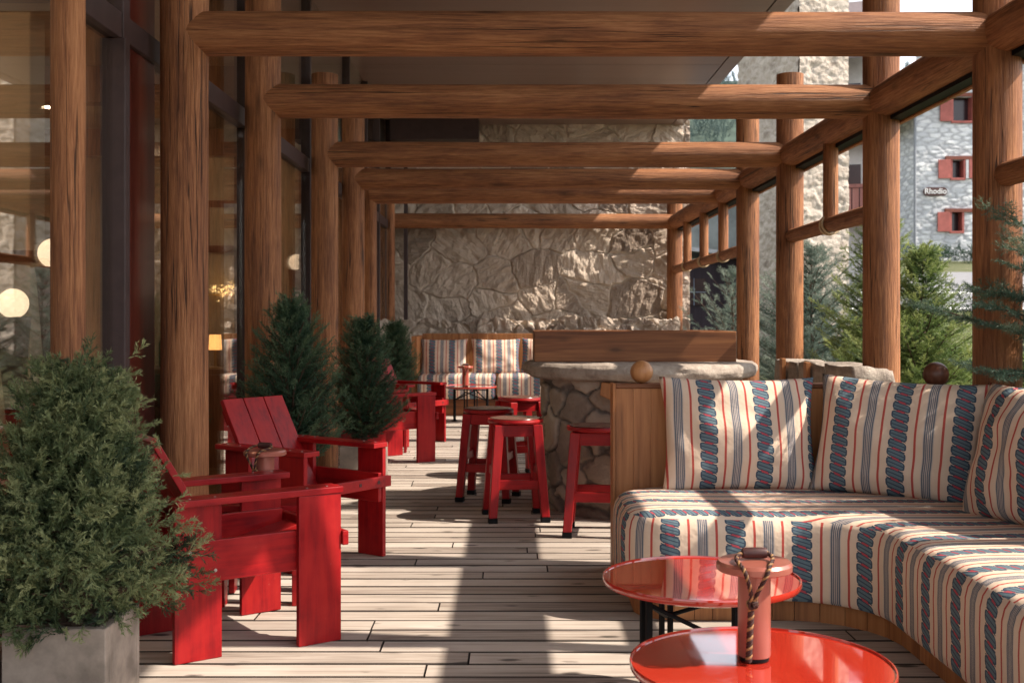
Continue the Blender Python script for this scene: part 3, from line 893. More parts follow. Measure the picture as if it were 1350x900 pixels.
U, V, h, tone, edge, ang = stone_grid(4.2, 1.35, 300, 110, 0.26, 0.15, 8, 0.060, 0.015, 0.06, 0.95, 0.15, rough_amp=0.05)
hh = fbm(U * 3, V * 3, 4, 4)
top = 1.08 + 0.14 * (fbm(U * 1.6, U * 0 + 3.3, 12, 4) - 0.4) * 2
zz = np.minimum(V, 1.0) * (top / 1.0) ; depthy = np.clip(V - 1.0, 0, 1) * 1.5
Pg = np.stack([U - 2.1 + (hh - 0.5) * 0.1, -h * 1.1 + depthy + 0.06 * (hh - 0.5), zz + h * 0.8 * (V > 0.8) - depthy * 0.1], -1)
me = grid_mesh('broken_rock', Pg, {'tone': tone, 'edge': edge, 'ang': ang})
me.polygons.foreach_set('use_smooth', [False] * len(me.polygons))
finish(me, 'broken_rock', M['rear_stone'], lg)
dp = MB(); dp.box(-1.455, -1.405, 15.30, 15.36, 0.95, 3.5)
tag(dp.build('steel_upright', M['frame'], bevel=0.005), 'slim dark metal upright in front of the edge of the flagstone wall', 'metal upright')

# ================================================================== REAR BENCH
def uv_box(me, fn):
    uvl = me.uv_layers.new(name='UVMap')
    for p in me.polygons:
        for li in p.loop_indices:
            co = me.vertices[me.loops[li].vertex_index].co
            uvl.data[li].uv = fn(co, p.normal)
bn = thing('rear_bench', 'long striped bench on a wooden base below the flagstone wall', 'bench', (0.2, 14.2, 0))
b = MB(); b.box(-1.35, 1.7, -0.46, 0.40, 0, 0.20); b.build('base', M['cedar_x'], bn, bevel=0.004)
b = MB()
x = -1.35
while x < 1.7:
    b.box(x, min(x + 0.118, 1.7), 0.41, 0.47, 0, 0.98); x += 0.12
b.build('backrest', M['cedar_v'], bn, bevel=0.003)
b = MB(); b.box(-1.42, -1.355, -0.40, 0.47, 0.0, 0.96); b.build('end_panel', M['cedar_v'], bn, bevel=0.004)
def seat_block(parent, name, x0, x1, y0, y1, z0, z1, ph=0.0):
    bm = bmesh.new()
    bmesh.ops.create_cube(bm, size=1)
    for v in bm.verts:
        v.co = ((x0 + x1) / 2 + v.co.x * (x1 - x0), (y0 + y1) / 2 + v.co.y * (y1 - y0), (z0 + z1) / 2 + v.co.z * (z1 - z0))
    bmesh.ops.bevel(bm, geom=list(bm.edges), offset=0.045, segments=4, profile=0.5, affect='EDGES')
    me = bpy.data.meshes.new(name); bm.to_mesh(me); bm.free()
    uv_box(me, lambda c, n: (c.x + ph, c.z + c.y))
    return finish(me, name, M['fabric'], parent, smooth=60)
for x0, x1 in ((-1.34, -0.40), (-0.38, 0.62), (0.64, 1.68)):
    seat_block(bn, 'seat_cushion', x0, x1, -0.52, 0.36, 0.205, 0.49, 0.03)

def pillow_mesh(w, h, t, seed, ph=0.0, nx=40, nz=34):
    rgp = np.random.default_rng(seed)
    bm = bmesh.new()
    uvl = bm.loops.layers.uv.new('UVMap')
    def pt(u, v, s):
        pu = 1 - 0.075 * (1 - v * v)
        pv = 1 - 0.065 * (1 - u * u)
        th = max((1 - abs(u) ** 2.4) * (1 - abs(v) ** 2.4), 0) ** 0.55
        nn = vnoise(np.array(u * 2.6 + 9), np.array(v * 2.6 + 3), seed)
        dd = t / 2 * th * (0.86 + 0.28 * float(nn))
        cr = 0.013 * math.sin(9 * u + 5 * v + seed) * (abs(u) ** 2) * th + 0.010 * math.sin(14 * v - 4 * u + seed * 2) * abs(v) ** 2 * th
        return (u * w / 2 * pu, s * (dd + cr), v * h / 2 * pv)
    for s in (-1, 1):
        g = [[bm.verts.new(pt(-1 + 2 * i / nx, -1 + 2 * j / nz, s)) for j in range(nz + 1)] for i in range(nx + 1)]
        for i in range(nx):
            for j in range(nz):
                q = (g[i][j], g[i + 1][j], g[i + 1][j + 1], g[i][j + 1])
                f = bm.faces.new(q if s < 0 else q[::-1])
                f.smooth = True
                for l in f.loops:
                    # arc-length like u so that stripes stay straight in the weave
                    l[uvl].uv = (l.vert.co.x * 1.03 + ph, l.vert.co.z * 1.03 + seed * 0.013)
    bmesh.ops.remove_doubles(bm, verts=bm.verts, dist=0.0005)
    me = bpy.data.meshes.new('pillow'); bm.to_mesh(me); bm.free()
    return me
def pillow(label, loc, w, h, t, yaw, lean, roll, seed, ph, group):
    me = pillow_mesh(w, h, t, seed, ph)
    o = finish(me, 'pillow', M['fabric'])
    o.rotation_mode = 'QUATERNION'
    q = Quaternion((0, 0, 1), yaw) @ Quaternion((1, 0, 0), -lean) @ Quaternion((0, 1, 0), roll)
    o.rotation_quaternion = q
    c = q @ Vector((0, 0, h / 2 * 0.93))
    o.location = Vector(loc) + c
    tag(o, label, 'pillow', group)
    return o
gb = 'striped pillows along the rear bench'
pillow('striped pillow on the rear bench, next to its wooden end panel', (-0.86, 14.28, 0.485), 0.60, 0.46, 0.15, 0, R(14), 0, 3, 0.02, gb)
pillow('striped pillow on the rear bench, behind the far red table lamp', (-0.20, 14.28, 0.485), 0.62, 0.46, 0.15, R(3), R(13), 0, 5, 0.09, gb)
pillow('striped pillow on the rear bench, partly cut off by the stone bar', (0.40, 14.28, 0.485), 0.60, 0.46, 0.15, R(-4), R(13), R(2), 6, 0.13, gb)

# ================================================================== BAR
bar = thing('stone_bar', 'round stone bar with a rubble base and a rough hewn stone counter', 'bar', (0.82, 7.3, 0))
RB = 0.62
Lc = 2 * PI * RB
U, V, h, tone, edge, ang = stone_grid(Lc, 0.83, 400, 90, 0.21, 0.185, 33, 0.036, 0.018, 0.0, 0.95, 0.26, rough_amp=0.022)
# make the seam meet
th = U / RB + PI / 2
rad = RB + h - 0.01
Pg = np.stack([rad * np.cos(th), rad * np.sin(th), V], -1)
me = grid_mesh('base', Pg, {'tone': tone, 'edge': edge, 'ang': ang})
finish(me, 'base', M['rubble'], bar)
n = 96
prof = [(0.0, 0.0), (0.70, 0.0), (0.735, 0.015), (0.75, 0.045), (0.742, 0.075), (0.72, 0.095), (0.0, 0.1)]
vs = []; fs = []
pr2 = []
for i in range(len(prof) - 1):
    for k in range(4):
        a = k / 4; pr2.append((prof[i][0] * (1 - a) + prof[i + 1][0] * a, prof[i][1] * (1 - a) + prof[i + 1][1] * a))
pr2.append(prof[-1])
for ip, (r_, z_) in enumerate(pr2):
    for k in range(n):
        a = 2 * PI * k / n
        nz = fbm(np.array(3 + 2.2 * math.cos(a) + z_ * 9), np.array(5 + 2.2 * math.sin(a) + r_ * 3), 5, 4) - 0.5
        n2 = fbm(np.array(30 + 9 * math.cos(a) + z_ * 30), np.array(5 + 9 * math.sin(a) + r_ * 9), 9, 3) - 0.5
        rr_ = max(r_ + (0.055 * nz + 0.022 * n2) * (r_ > 0.5), 1e-4)
        vs.append((rr_ * math.cos(a), rr_ * math.sin(a), 0.818 + z_ + 0.012 * n2 * (r_ > 0.3)))
for i in range(len(pr2) - 1):
    for k in range(n):
        a = i * n + k; b2 = i * n + (k + 1) % n
        fs.append((a, b2, b2 + n, a + n))
MB().add(vs, fs).build('counter', M['slab'], bar, smooth=50)
for ang_ in (-104,):
    b = MB()
    ca, sa = math.cos(R(ang_)), math.sin(R(ang_))
    MR = Matrix.Rotation(R(ang_ + 90), 4, 'Z')
    b.box(-0.03, 0.06, -0.70, -0.64, 0.02, 0.77, MR)
    b.hexa([MR @ Vector(p) for p in ((-0.14, -0.71, 0.74), (-0.05, -0.71, 0.70), (-0.05, -0.65, 0.70), (-0.14, -0.65, 0.74))],
           [MR @ Vector(p) for p in ((-0.13, -0.71, 0.815), (0.06, -0.71, 0.80), (0.06, -0.65, 0.80), (-0.13, -0.65, 0.815))])
    b.build('bracket', M['cedar_v'], bar, bevel=0.004)
bx = thing('cedar_box', 'long cedar plank box standing on the stone counter of the bar', 'wooden box', (0.77, 7.15, 0.917))
for (x0, x1, y0, y1) in ((-0.63, 0.63, -0.05, -0.01), (-0.63, 0.63, 0.50, 0.54), (-0.63, -0.59, -0.009, 0.499), (0.59, 0.63, -0.009, 0.499)):
    b = MB(); b.box(x0, x1, y0, y1, 0, 0.19); b.build('side_board', M['cedar_x'], bx, bevel=0.004)
b = MB(); b.box(-0.588, 0.588, -0.008, 0.498, 0.13, 0.165); b.build('lid', M['cedar_x'], bx, bevel=0.003)

# ================================================================== STOOLS
def make_stool():
    t = thing('bar_stool', '', 'stool')
    b = MB(); b.lathe([(0.14, 0.565), (0.163, 0.57), (0.167, 0.58), (0.163, 0.592), (0.001, 0.594)], 40)
    b.build('seat', M['red'], t, smooth=35)
    b = MB(); b.lathe([(0.150, 0.5945), (0.148, 0.598), (0.001, 0.599)], 40); b.build('seat_top', M['stool_top'], t, smooth=35)
    for sx in (-1, 1):
        for sy in (-1, 1):
            lx0, ly0 = sx * 0.155, sy * 0.155
            lx1, ly1 = sx * 0.112, sy * 0.112
            w0, w1 = 0.024, 0.028
            b = MB()
            b.hexa([(lx0 - w0, ly0 - w0, 0.03), (lx0 + w0, ly0 - w0, 0.03), (lx0 + w0, ly0 + w0, 0.03), (lx0 - w0, ly0 + w0, 0.03)],
                   [(lx1 - w1, ly1 - w1, 0.565), (lx1 + w1, ly1 - w1, 0.565), (lx1 + w1, ly1 + w1, 0.565), (lx1 - w1, ly1 + w1, 0.565)])
            lg_ = b.build('leg', M['red_v'], t, bevel=0.004)
            f = MB(); f.box(lx0 - 0.026, lx0 + 0.026, ly0 - 0.026, ly0 + 0.026, 0.0, 0.029); f.build('foot_cap', M['black'], lg_)
    b = MB()
    for s in (-1, 1):
        b.box(-0.09, 0.09, s * 0.115 - 0.010, s * 0.115 + 0.010, 0.495, 0.563)
        b.box(s * 0.115 - 0.010, s * 0.115 + 0.010, -0.09, 0.09, 0.495, 0.563)
    b.build('apron', M['red'], t, bevel=0.003)
    for s in (-1, 1):
        b = MB(); b.box(-0.118, 0.118, s * 0.140 - 0.011, s * 0.140 + 0.011, 0.19, 0.245); b.build('stretcher', M['red'], t, bevel=0.003)
        b = MB(); b.box(s * 0.136 - 0.011, s * 0.136 + 0.011, -0.118, 0.118, 0.26, 0.31); b.build('stretcher', M['red'], t, bevel=0.003)
    return t
M['stool_top'] = mat_wood('worn_stool_top', [(0.3, (0.07, 0.018, 0.014)), (0.5, (0.13, 0.045, 0.032)), (0.7, (0.20, 0.10, 0.07))], 0, 0.25, 0.8, 0.1, coat=0.3)
st0 = make_stool()
sd = [((0.02, 6.78), 8, 'red stool with a pale worn seat, nearest of the trio beside the round bar'),
      ((-0.155, 7.50), -12, 'red stool of the trio standing farthest out in the walkway, away from the bar'),
      ((0.06, 8.55), 25, 'dark red stool farthest back, seen between its neighbours against the rear bench'),
      ((0.47, 6.32), -6, 'bright red stool in front of the rubble base, half hidden by the wooden sofa back')]
for i, ((x, y), rz, lab) in enumerate(sd):
    o = st0 if i == 0 else copy_tree(st0)
    o.location = (x, y, 0.001); o.rotation_euler = (0, 0, R(rz)); tag(o, lab, 'stool', 'red stools round the stone bar')

# ================================================================== CRATE CHAIRS
def make_chair():
    t = thing('crate_armchair', '', 'armchair')
    red = M['red']
    for s in (-1, 1):
        yo = s * 0.2675
        b = MB(); b.box(0.135, 0.305, yo - 0.0125, yo + 0.0125, 0, 0.545); b.build('leg', M['red_v'], t, bevel=0.003)
        yi = s * 0.216
        b = MB(); b.box(-0.305, -0.135, yi - 0.0125, yi + 0.0125, 0, 0.545); b.build('leg', M['red_v'], t, bevel=0.003)
        ym = s * 0.242
        b = MB(); b.box(-0.305, 0.300, ym - 0.0125, ym + 0.0125, 0.275, 0.42); sr = b.build('side_rail', red, t, bevel=0.003)
        b = MB()
        for bxp, bz in ((-0.26, 0.385), (-0.17, 0.315)):
            b.tube([(bxp, ym + s * 0.0120, bz), (bxp, ym + s * 0.0155, bz)], 0.006, 10)
        b.build('screw_heads', M['screw'], sr)
        b = MB(); b.box(-0.315, 0.312, s * 0.235 - 0.05, s * 0.235 + 0.05, 0.546, 0.570); ar = b.build('armrest', red, t, bevel=0.003)
        b = MB()
        for bxp in (-0.26, -0.17, 0.18, 0.26):
            b.tube([(bxp, s * 0.25, 0.5695), (bxp, s * 0.25, 0.5715)], 0.005, 10)
        b.build('screw_heads', M['screw'], ar)
    b = MB()
    for k in range(3):
        y0 = -0.200 + k * 0.1345; y1 = y0 + 0.1305
        b.hexa([(-0.13, y0, 0.262), (0.302, y0, 0.356), (0.302, y1, 0.356), (-0.13, y1, 0.262)],
               [(-0.13, y0, 0.286), (0.302, y0, 0.380), (0.302, y1, 0.380), (-0.13, y1, 0.286)])
    b.build('seat', red, t, bevel=0.003)
    b = MB(); b.box(0.306, 0.330, -0.292, 0.292, 0.352, 0.405); fr = b.build('front_rail', red, t, bevel=0.003)
    b = MB()
    for yy in (-0.2, -0.07, 0.07, 0.2):
        b.box(0.329, 0.332, yy - 0.008, yy + 0.008, 0.372, 0.388)
    b.build('peg_holes', M['leather'], fr)
    b = MB()
    d = Vector((-0.13, 0, 0.22)).normalized(); nrm = Vector((d.z, 0, -d.x))
    p0 = Vector((-0.062, 0, 0.280))
    L = 0.585
    for k in range(3):
        y0 = -0.200 + k * 0.1345; y1 = y0 + 0.1290
        q0 = p0; q1 = p0 + d * L
        f = lambda q, y, o: (q.x - nrm.x * o, y, q.z - nrm.z * o)
        b.hexa([f(q0, y0, 0.025), f(q0, y0, 0), f(q0, y1, 0), f(q0, y1, 0.025)][::-1], [f(q1, y0, 0.025), f(q1, y0, 0), f(q1, y1, 0), f(q1, y1, 0.025)][::-1])
    b.build('backrest', M['red_v'], t, bevel=0.003)
    for sA, sB in ((0.46, 0.54), (0.14, 0.22)):
        b = MB()
        qa, qb = p0 + d * sA, p0 + d * sB
        f = lambda q, y, o: (q.x - nrm.x * o, y, q.z - nrm.z * o)
        b.hexa([f(qa, -0.19, 0.05), f(qa, -0.19, 0.0255), f(qa, 0.19, 0.0255), f(qa, 0.19, 0.05)][::-1], [f(qb, -0.19, 0.05), f(qb, -0.19, 0.0255), f(qb, 0.19, 0.0255), f(qb, 0.19, 0.05)][::-1])
        b.build('back_batten', red, t, bevel=0.003)
    return t
M['screw'] = mat_plain('screw_steel', (0.55, 0.5, 0.48), 0.3, 0.5, 0.9)
ch0 = make_chair()
chairs = [((-1.045, 4.275), 35.6, 'red plank armchair nearest the camera, beside the square concrete planter'),
          ((-1.043, 5.655), -36.0, 'red plank armchair facing the nearest one, its three board back turned to the camera'),
          ((-1.045, 9.475), 35.6, 'red plank armchair farther along the terrace, its sunlit front leg beyond the second conifer'),
          ((-1.043, 10.86), -36.0, 'red plank armchair farthest from the camera, close to the rear bench')]
for i, ((x, y), a, lab) in enumerate(chairs):
    o = ch0 if i == 0 else copy_tree(ch0)
    o.location = (x, y, 0.001); o.rotation_euler = (0, 0, R(a)); tag(o, lab, 'armchair', 'red plank armchairs on the terrace')

# ================================================================== SIDE TABLES AND LAMPS
def side_table(loc, rz, lab):
    t = thing('side_table', lab, 'side table', loc, rz, 'red plank side tables between the armchairs')
    b = MB()
    for k in range(3): b.box(-0.17 + k * 0.1145, -0.17 + k * 0.1145 + 0.111, -0.17, 0.17, 0.395, 0.419)
    b.build('tabletop', M['red'], t, bevel=0.003)
    for sx in (-1, 1):
        for sy in (-1, 1):
            b = MB(); b.box(sx * 0.15 - 0.0125, sx * 0.15 + 0.0125, sy * 0.12 - 0.04, sy * 0.12 + 0.04, 0, 0.394); b.build('leg', M['red'], t, bevel=0.003)
    b = MB()
    for sy in (-1, 1): b.box(-0.136, 0.136, sy * 0.12 - 0.0125, sy * 0.12 + 0.0125, 0.31, 0.394)
    b.build('apron', M['red'], t, bevel=0.003)
    return t
side_table((-1.06, 4.86, 0.001), R(4), 'small red plank side table between the two near armchairs')
side_table((-1.10, 10.15, 0.001), R(4), 'small red plank side table between the two far armchairs')

def make_lamp():
    t = thing('portable_lamp', '', 'table lamp')
    b = MB(); b.lathe([(0.033, 0), (0.0345, 0.004), (0.0345, 0.010)], 40); b.build('foot', M['black'], t, smooth=35)
    b = MB(); b.lathe([(0.0365, 0.010), (0.0375, 0.014), (0.0375, 0.21), (0.034, 0.212)], 40); b.build('stem', M['lamp_rose'], t, smooth=35)
    b = MB(); b.lathe([(0.034, 0.2065), (0.083, 0.2065), (0.0865, 0.209), (0.087, 0.222), (0.082, 0.229), (0.001, 0.233)], 56); b.build('lamp_shade', M['lamp_rose'], t, smooth=35)
    b = MB(); b.tube([(-0.028, 0.0, 0.247), (-0.02, 0, 0.247), (0.02, -0.004, 0.247), (0.028, -0.005, 0.247)], [0.011, 0.013, 0.013, 0.011], 16); b.build('handle', M['leather'], t, smooth=40)
    # braided cord: over the shade, a knot, then down the side of the stem
    pathA = [(-0.03, 0.0, 0.247), (-0.05, -0.03, 0.240), (-0.048, -0.078, 0.228), (-0.042, -0.088, 0.210), (-0.030, -0.075, 0.175), (-0.022, -0.056, 0.14)]
    pathB = [(0.03, -0.005, 0.247), (0.035, -0.03, 0.240), (0.012, -0.080, 0.230), (0.002, -0.090, 0.212), (-0.012, -0.075, 0.175), (-0.020, -0.056, 0.14)]
    pathC = [(-0.022, -0.052, 0.15), (-0.021, -0.047, 0.12), (-0.022, -0.044, 0.08), (-0.0235, -0.043, 0.04), (-0.025, -0.042, 0.008)]
    def curve(P, n):
        P = [Vector(p) for p in P]; out = []
        for i in range(n + 1):
            s = i / n * (len(P) - 1); k = min(int(s), len(P) - 2); f = s - k
            p0 = P[max(k - 1, 0)]; p1 = P[k]; p2 = P[k + 1]; p3 = P[min(k + 2, len(P) - 1)]
            out.append(0.5 * ((2 * p1) + (p2 - p0) * f + (2 * p0 - 5 * p1 + 4 * p2 - p3) * f * f + (3 * p1 - p0 - 3 * p2 + p3) * f ** 3))
        return out
    for ci, mat in enumerate((M['cord_gold'], M['cord_dark'], M['cord_dark'])):
        b = MB()
        for P, w in ((pathA, 0.0028), (pathB, 0.0028), (pathC, 0.0042)):
            c = curve(P, 70)
            pts = []
            for i, p in enumerate(c):
                tg = (c[min(i + 1, 70)] - c[max(i - 1, 0)]).normalized()
                u = tg.cross(Vector((0.3, 0.9, 0.2))).normalized(); v = tg.cross(u)
                a = i * 0.62 + ci * 2.09
                pts.append(p + (u * math.cos(a) + v * math.sin(a)) * w)
            b.tube(pts, w * 0.95, 7)
        rk = np.random.default_rng(4 + ci)
        for q in range(2):
            ph = rk.random() * 6
            ax = Vector(rk.normal(size=3)).normalized(); u = ax.cross(Vector((0, 0.2, 1))).normalized(); v = ax.cross(u)
            pts = [Vector((-0.020, -0.056, 0.142)) + (u * math.cos(2 * PI * j / 16) + v * math.sin(2 * PI * j / 16)) * 0.0105 + ax * 0.003 * math.sin(3 * j + ph) for j in range(17)]
            b.tube(pts, 0.0042, 7)
        b.build('cord', mat, t, smooth=60)
    return t
lp0 = make_lamp()
lp0.location = (0.562, 2.64, 0.4055); lp0.rotation_euler = (0, 0, R(4)); tag(lp0, 'rose portable lamp with braided cord and leather handle on the nearest round table', 'table lamp', 'portable table lamps')
l2 = copy_tree(lp0); l2.location = (-1.02, 4.70, 0.421); l2.rotation_euler = (0, 0, R(-10)); tag(l2, 'portable lamp on the small side table between the two near armchairs', 'table lamp', 'portable table lamps')
l3 = copy_tree(lp0); l3.location = (-0.53, 12.95, 0.4065); l3.rotation_euler = (0, 0, R(20)); tag(l3, 'small red portable lamp on the round table by the rear bench', 'table lamp', 'portable table lamps')
for c in l3.children:
    if c.name.startswith(('stem', 'lamp_shade')):
        c.data = c.data.copy(); c.data.materials[0] = M['lamp_rust']

# ================================================================== ROUND RED TABLES
def make_table():
    t = thing('coffee_table', '', 'table')
    b = MB(); b.lathe([(0.001, 0.384), (0.286, 0.384), (0.297, 0.388), (0.300, 0.394), (0.300, 0.404), (0.2985, 0.408), (0.2955, 0.408), (0.294, 0.403), (0.001, 0.403)], 96)
    b.build('tabletop', M['lacquer'], t, smooth=30)
    for k in range(4):
        a = R(45 + 90 * k)
        MR = Matrix.Rotation(a, 4, 'Z')
        b = MB()
        b.box(0.185, 0.205, -0.022, -0.010, 0.012, 0.382, MR); b.box(0.185, 0.205, 0.010, 0.022, 0.012, 0.382, MR)
        b.box(0.170, 0.220, -0.030, 0.030, 0.0, 0.0115, MR)
        b.build('leg', M['black'], t, bevel=0.002)
    b = MB()
    for k in range(2):
        MR = Matrix.Rotation(R(45 + 90 * k), 4, 'Z')
        z = 0.368 - 0.013 * k
        b.box(-0.21, 0.21, -0.008, 0.008, z, z + 0.012, MR)
    for k in range(4):
        a = R(45 + 90 * k); a2 = R(45 + 90 * (k + 1))
        b.tube([(0.193 * math.cos(a), 0.193 * math.sin(a), 0.24 if k % 2 else 0.345), (0.193 * math.cos(a2), 0.193 * math.sin(a2), 0.345 if k % 2 else 0.24)], 0.007, 8)
    b.build('brace', M['black'], t)
    return t
tb0 = make_table()
for i, (loc, rz, lab) in enumerate((((0.571, 2.61, 0.001), 12, 'glossy round red table nearest the camera, carrying the rose lamp'),
                                    ((0.576, 3.47, 0.001), -20, 'glossy round red table between the near lamp table and the curved sofa'),
                                    ((-0.47, 13.0, 0.001), 30, 'round red table on black legs in front of the rear bench'))):
    o = tb0 if i == 0 else copy_tree(tb0)
    o.location = loc; o.rotation_euler = (0, 0, R(rz)); tag(o, lab, 'table', 'round red tables with black legs')

# ================================================================== CURVED SOFA
sofa = thing('curved_sofa', 'curved corner sofa with striped seat upholstery and a cedar back', 'sofa', (1.3, 4.6, 0))
so_off = Matrix.Translation((-1.3, -4.6, 0))
def arc(cx, cy, r, a0, a1, n):
    return [(cx + r * math.cos(R(a0 + (a1 - a0) * i / n)), cy + r * math.sin(R(a0 + (a1 - a0) * i / n))) for i in range(n + 1)]
front = [(0.66, 5.31)] + arc(0.70, 5.05, 0.25, 125, 180, 8) + arc(0.64, 4.645, 0.195, 185, 270, 12)
front += [(0.64 + (1.05 - 0.64) * i / 8, 4.45) for i in range(1, 8)]
front += arc(1.05, 4.125, 0.325, 90, 0, 18)
front += [(1.375, 4.125 - 0.15 * i) for i in range(1, 18)]
front = [Vector((p[0], p[1], 0)) for p in front]
F = [front[0]]
for p in front[1:]:                                        # resample evenly
    while (p - F[-1]).length > 0.045:
        F.append(F[-1] + (p - F[-1]).normalized() * 0.03)
    F.append(p)
nF = len(F)
inn = []
for i in range(nF):
    tg = (F[min(i + 1, nF - 1)] - F[max(i - 1, 0)]).normalized()
    inn.append(Vector((-tg.y, tg.x, 0)))                   # left of travel = into the seat
S = [0.0]
for i in range(1, nF): S.append(S[-1] + (F[i] - F[i - 1]).length)
i0 = min(range(nF), key=lambda i: (F[i] - Vector((0.869, 4.45, 0))).length)
offS = 0.1285 - S[i0]
rows = [(0.012, 0.085), (0.003, 0.095), (0.0, 0.12), (0.0, 0.20), (-0.002, 0.28), (0.0, 0.345), (0.008, 0.378), (0.023, 0.401), (0.045, 0.414), (0.075, 0.420), (0.14, 0.425)]
bm = bmesh.new(); uvl = bm.loops.layers.uv.new('UVMap')
G = [[bm.verts.new(F[i] + inn[i] * d + Vector((0, 0, z + 0.004 * math.sin(F[i].x * 7 + F[i].y * 5) * (z > 0.3)))) for (d, z) in rows] for i in range(nF)]
NSK = 7
for i in range(nF - 1):
    for j in range(len(rows) - 1):
        f = bm.faces.new((G[i][j], G[i + 1][j], G[i + 1][j + 1], G[i][j + 1])); f.smooth = True
        for l in f.loops:
            k = i if l.vert in G[i] else i + 1
            jj = G[k].index(l.vert)
            if j < NSK: l[uvl].uv = (S[k] + offS, rows[jj][1] + rows[jj][0] * 1.2)
            else: l[uvl].uv = (l.vert.co.y - 4.53 + 0.1285, l.vert.co.x)
loop = [G[i][-1] for i in range(nF)]
zb = 0.425
backp = [bm.verts.new((x, y, zb)) for x, y in ((2.12, F[-1].y), (2.12, 4.75), (1.85, 5.22), (1.7, 5.315))]
ng = bm.faces.new(loop + backp)
for l in ng.loops: l[uvl].uv = (l.vert.co.y - 4.53 + 0.1285, l.vert.co.x)
res = bmesh.ops.triangulate(bm, faces=[ng])
bm.normal_update()
me = bpy.data.meshes.new('seat_cushion'); bm.to_mesh(me); bm.free()
o = finish(me, 'seat_cushion', M['fabric']); o.parent = sofa; o.matrix_parent_inverse = so_off
# wooden toe board under the seat: upright slats following the curve
b = MB()
step = 3
for i in range(2, nF - step, step):
    a0, a1 = F[i] + inn[i] * 0.05, F[i + step] + inn[i + step] * 0.05
    gap = (a1 - a0) * 0.015
    p0, p1 = a0 + gap, a1 - gap
    q0, q1 = p0 + inn[i] * 0.03, p1 + inn[i + step] * 0.03
    b.hexa([(p0.x, p0.y, 0.0), (p1.x, p1.y, 0.0), (q1.x, q1.y, 0.0), (q0.x, q0.y, 0.0)], [(p0.x, p0.y, 0.088), (p1.x, p1.y, 0.088), (q1.x, q1.y, 0.088), (q0.x, q0.y, 0.088)])
o = b.build('base', M['cedar_v']); o.parent = sofa; o.matrix_parent_inverse = so_off
# back: upright boards along an inner line, cap ledge on top
inner = [(0.487, 5.33), (1.72, 5.33), (1.87, 5.24), (2.14, 4.78), (2.15, 4.6), (2.15, 1.6)]
outer = [(0.487, 5.43), (1.78, 5.43), (1.97, 5.33), (2.30, 5.055), (2.45, 5.05), (2.45, 1.6)]
def along(poly, w):
    out = [Vector((p[0], p[1], 0)) for p in poly]
    res = [out[0]]
    for k in range(1, len(out)):
        seg = out[k] - out[k - 1]; n = max(1, int(round(seg.length / w)))
        for j in range(1, n + 1): res.append(out[k - 1] + seg * j / n)
    return res
b = MB()
A = along(inner, 0.082)
for i in range(len(A) - 1):
    d = (A[i + 1] - A[i]); nr = Vector((d.y, -d.x, 0)).normalized() * -0.045
    p0, p1 = A[i] + d * 0.004, A[i + 1] - d * 0.004
    q0, q1 = p0 + nr, p1 + nr
    b.hexa([(p0.x, p0.y, 0.0), (p1.x, p1.y, 0.0), (q1.x, q1.y, 0.0), (q0.x, q0.y, 0.0)], [(p0.x, p0.y, 0.862), (p1.x, p1.y, 0.862), (q1.x, q1.y, 0.862), (q0.x, q0.y, 0.862)])
o = b.build('backrest', M['cedar_v'], bevel=0.0008); o.parent = sofa; o.matrix_parent_inverse = so_off
b = MB()
inn2 = [(x, y - 0.004) if i < 2 else (x - 0.004, y - 0.003) for i, (x, y) in enumerate(inner)]
poly = inn2 + outer[::-1]
b.prism(poly, 0.864, 0.884)
o = b.build('ledge', M['cedar_x'], bevel=0.003); o.parent = sofa; o.matrix_parent_inverse = so_off
b = MB(); b.box(0.472, 0.486, 5.328, 5.46, 0.0, 0.885)
o = b.build('end_board', M['cedar_v'], bevel=0.002); o.parent = sofa; o.matrix_parent_inverse = so_off
gs = 'striped pillows on the curved sofa'
pillow('striped pillow with the sunlit left half, against the free end of the sofa back', (1.035, 5.13, 0.425), 0.72, 0.53, 0.22, R(2), R(14), R(0.5), 11, 0.035, gs)
pillow('striped pillow in the corner of the curved sofa, in front of the shade-darkened wooden ball', (1.64, 4.93, 0.425), 0.72, 0.54, 0.23, R(-30), R(17), R(2.5), 12, 0.10, gs)
pillow('striped pillow on the near arm of the curved sofa, cut by the photo edge', (1.90, 4.22, 0.425), 0.74, 0.55, 0.23, R(-76), R(15), R(-1), 13, 0.06, gs)
b = MB(); b.sphere((0, 0, 0.054), 0.054)
tag(b.build('wooden_ball', M['ball'], smooth=60, loc=(0.613, 5.38, 0.884)), 'light brown wooden ball resting on the free end of the sofa back', 'wooden ball')
b = MB(); b.sphere((0, 0, 0.056), 0.056)
tag(b.build('wooden_ball', M['shaded_ball'], smooth=60, loc=(1.90, 5.10, 0.884)), 'wooden ball with shade put into its dark brown colour, on the ledge behind the corner pillow', 'wooden ball')

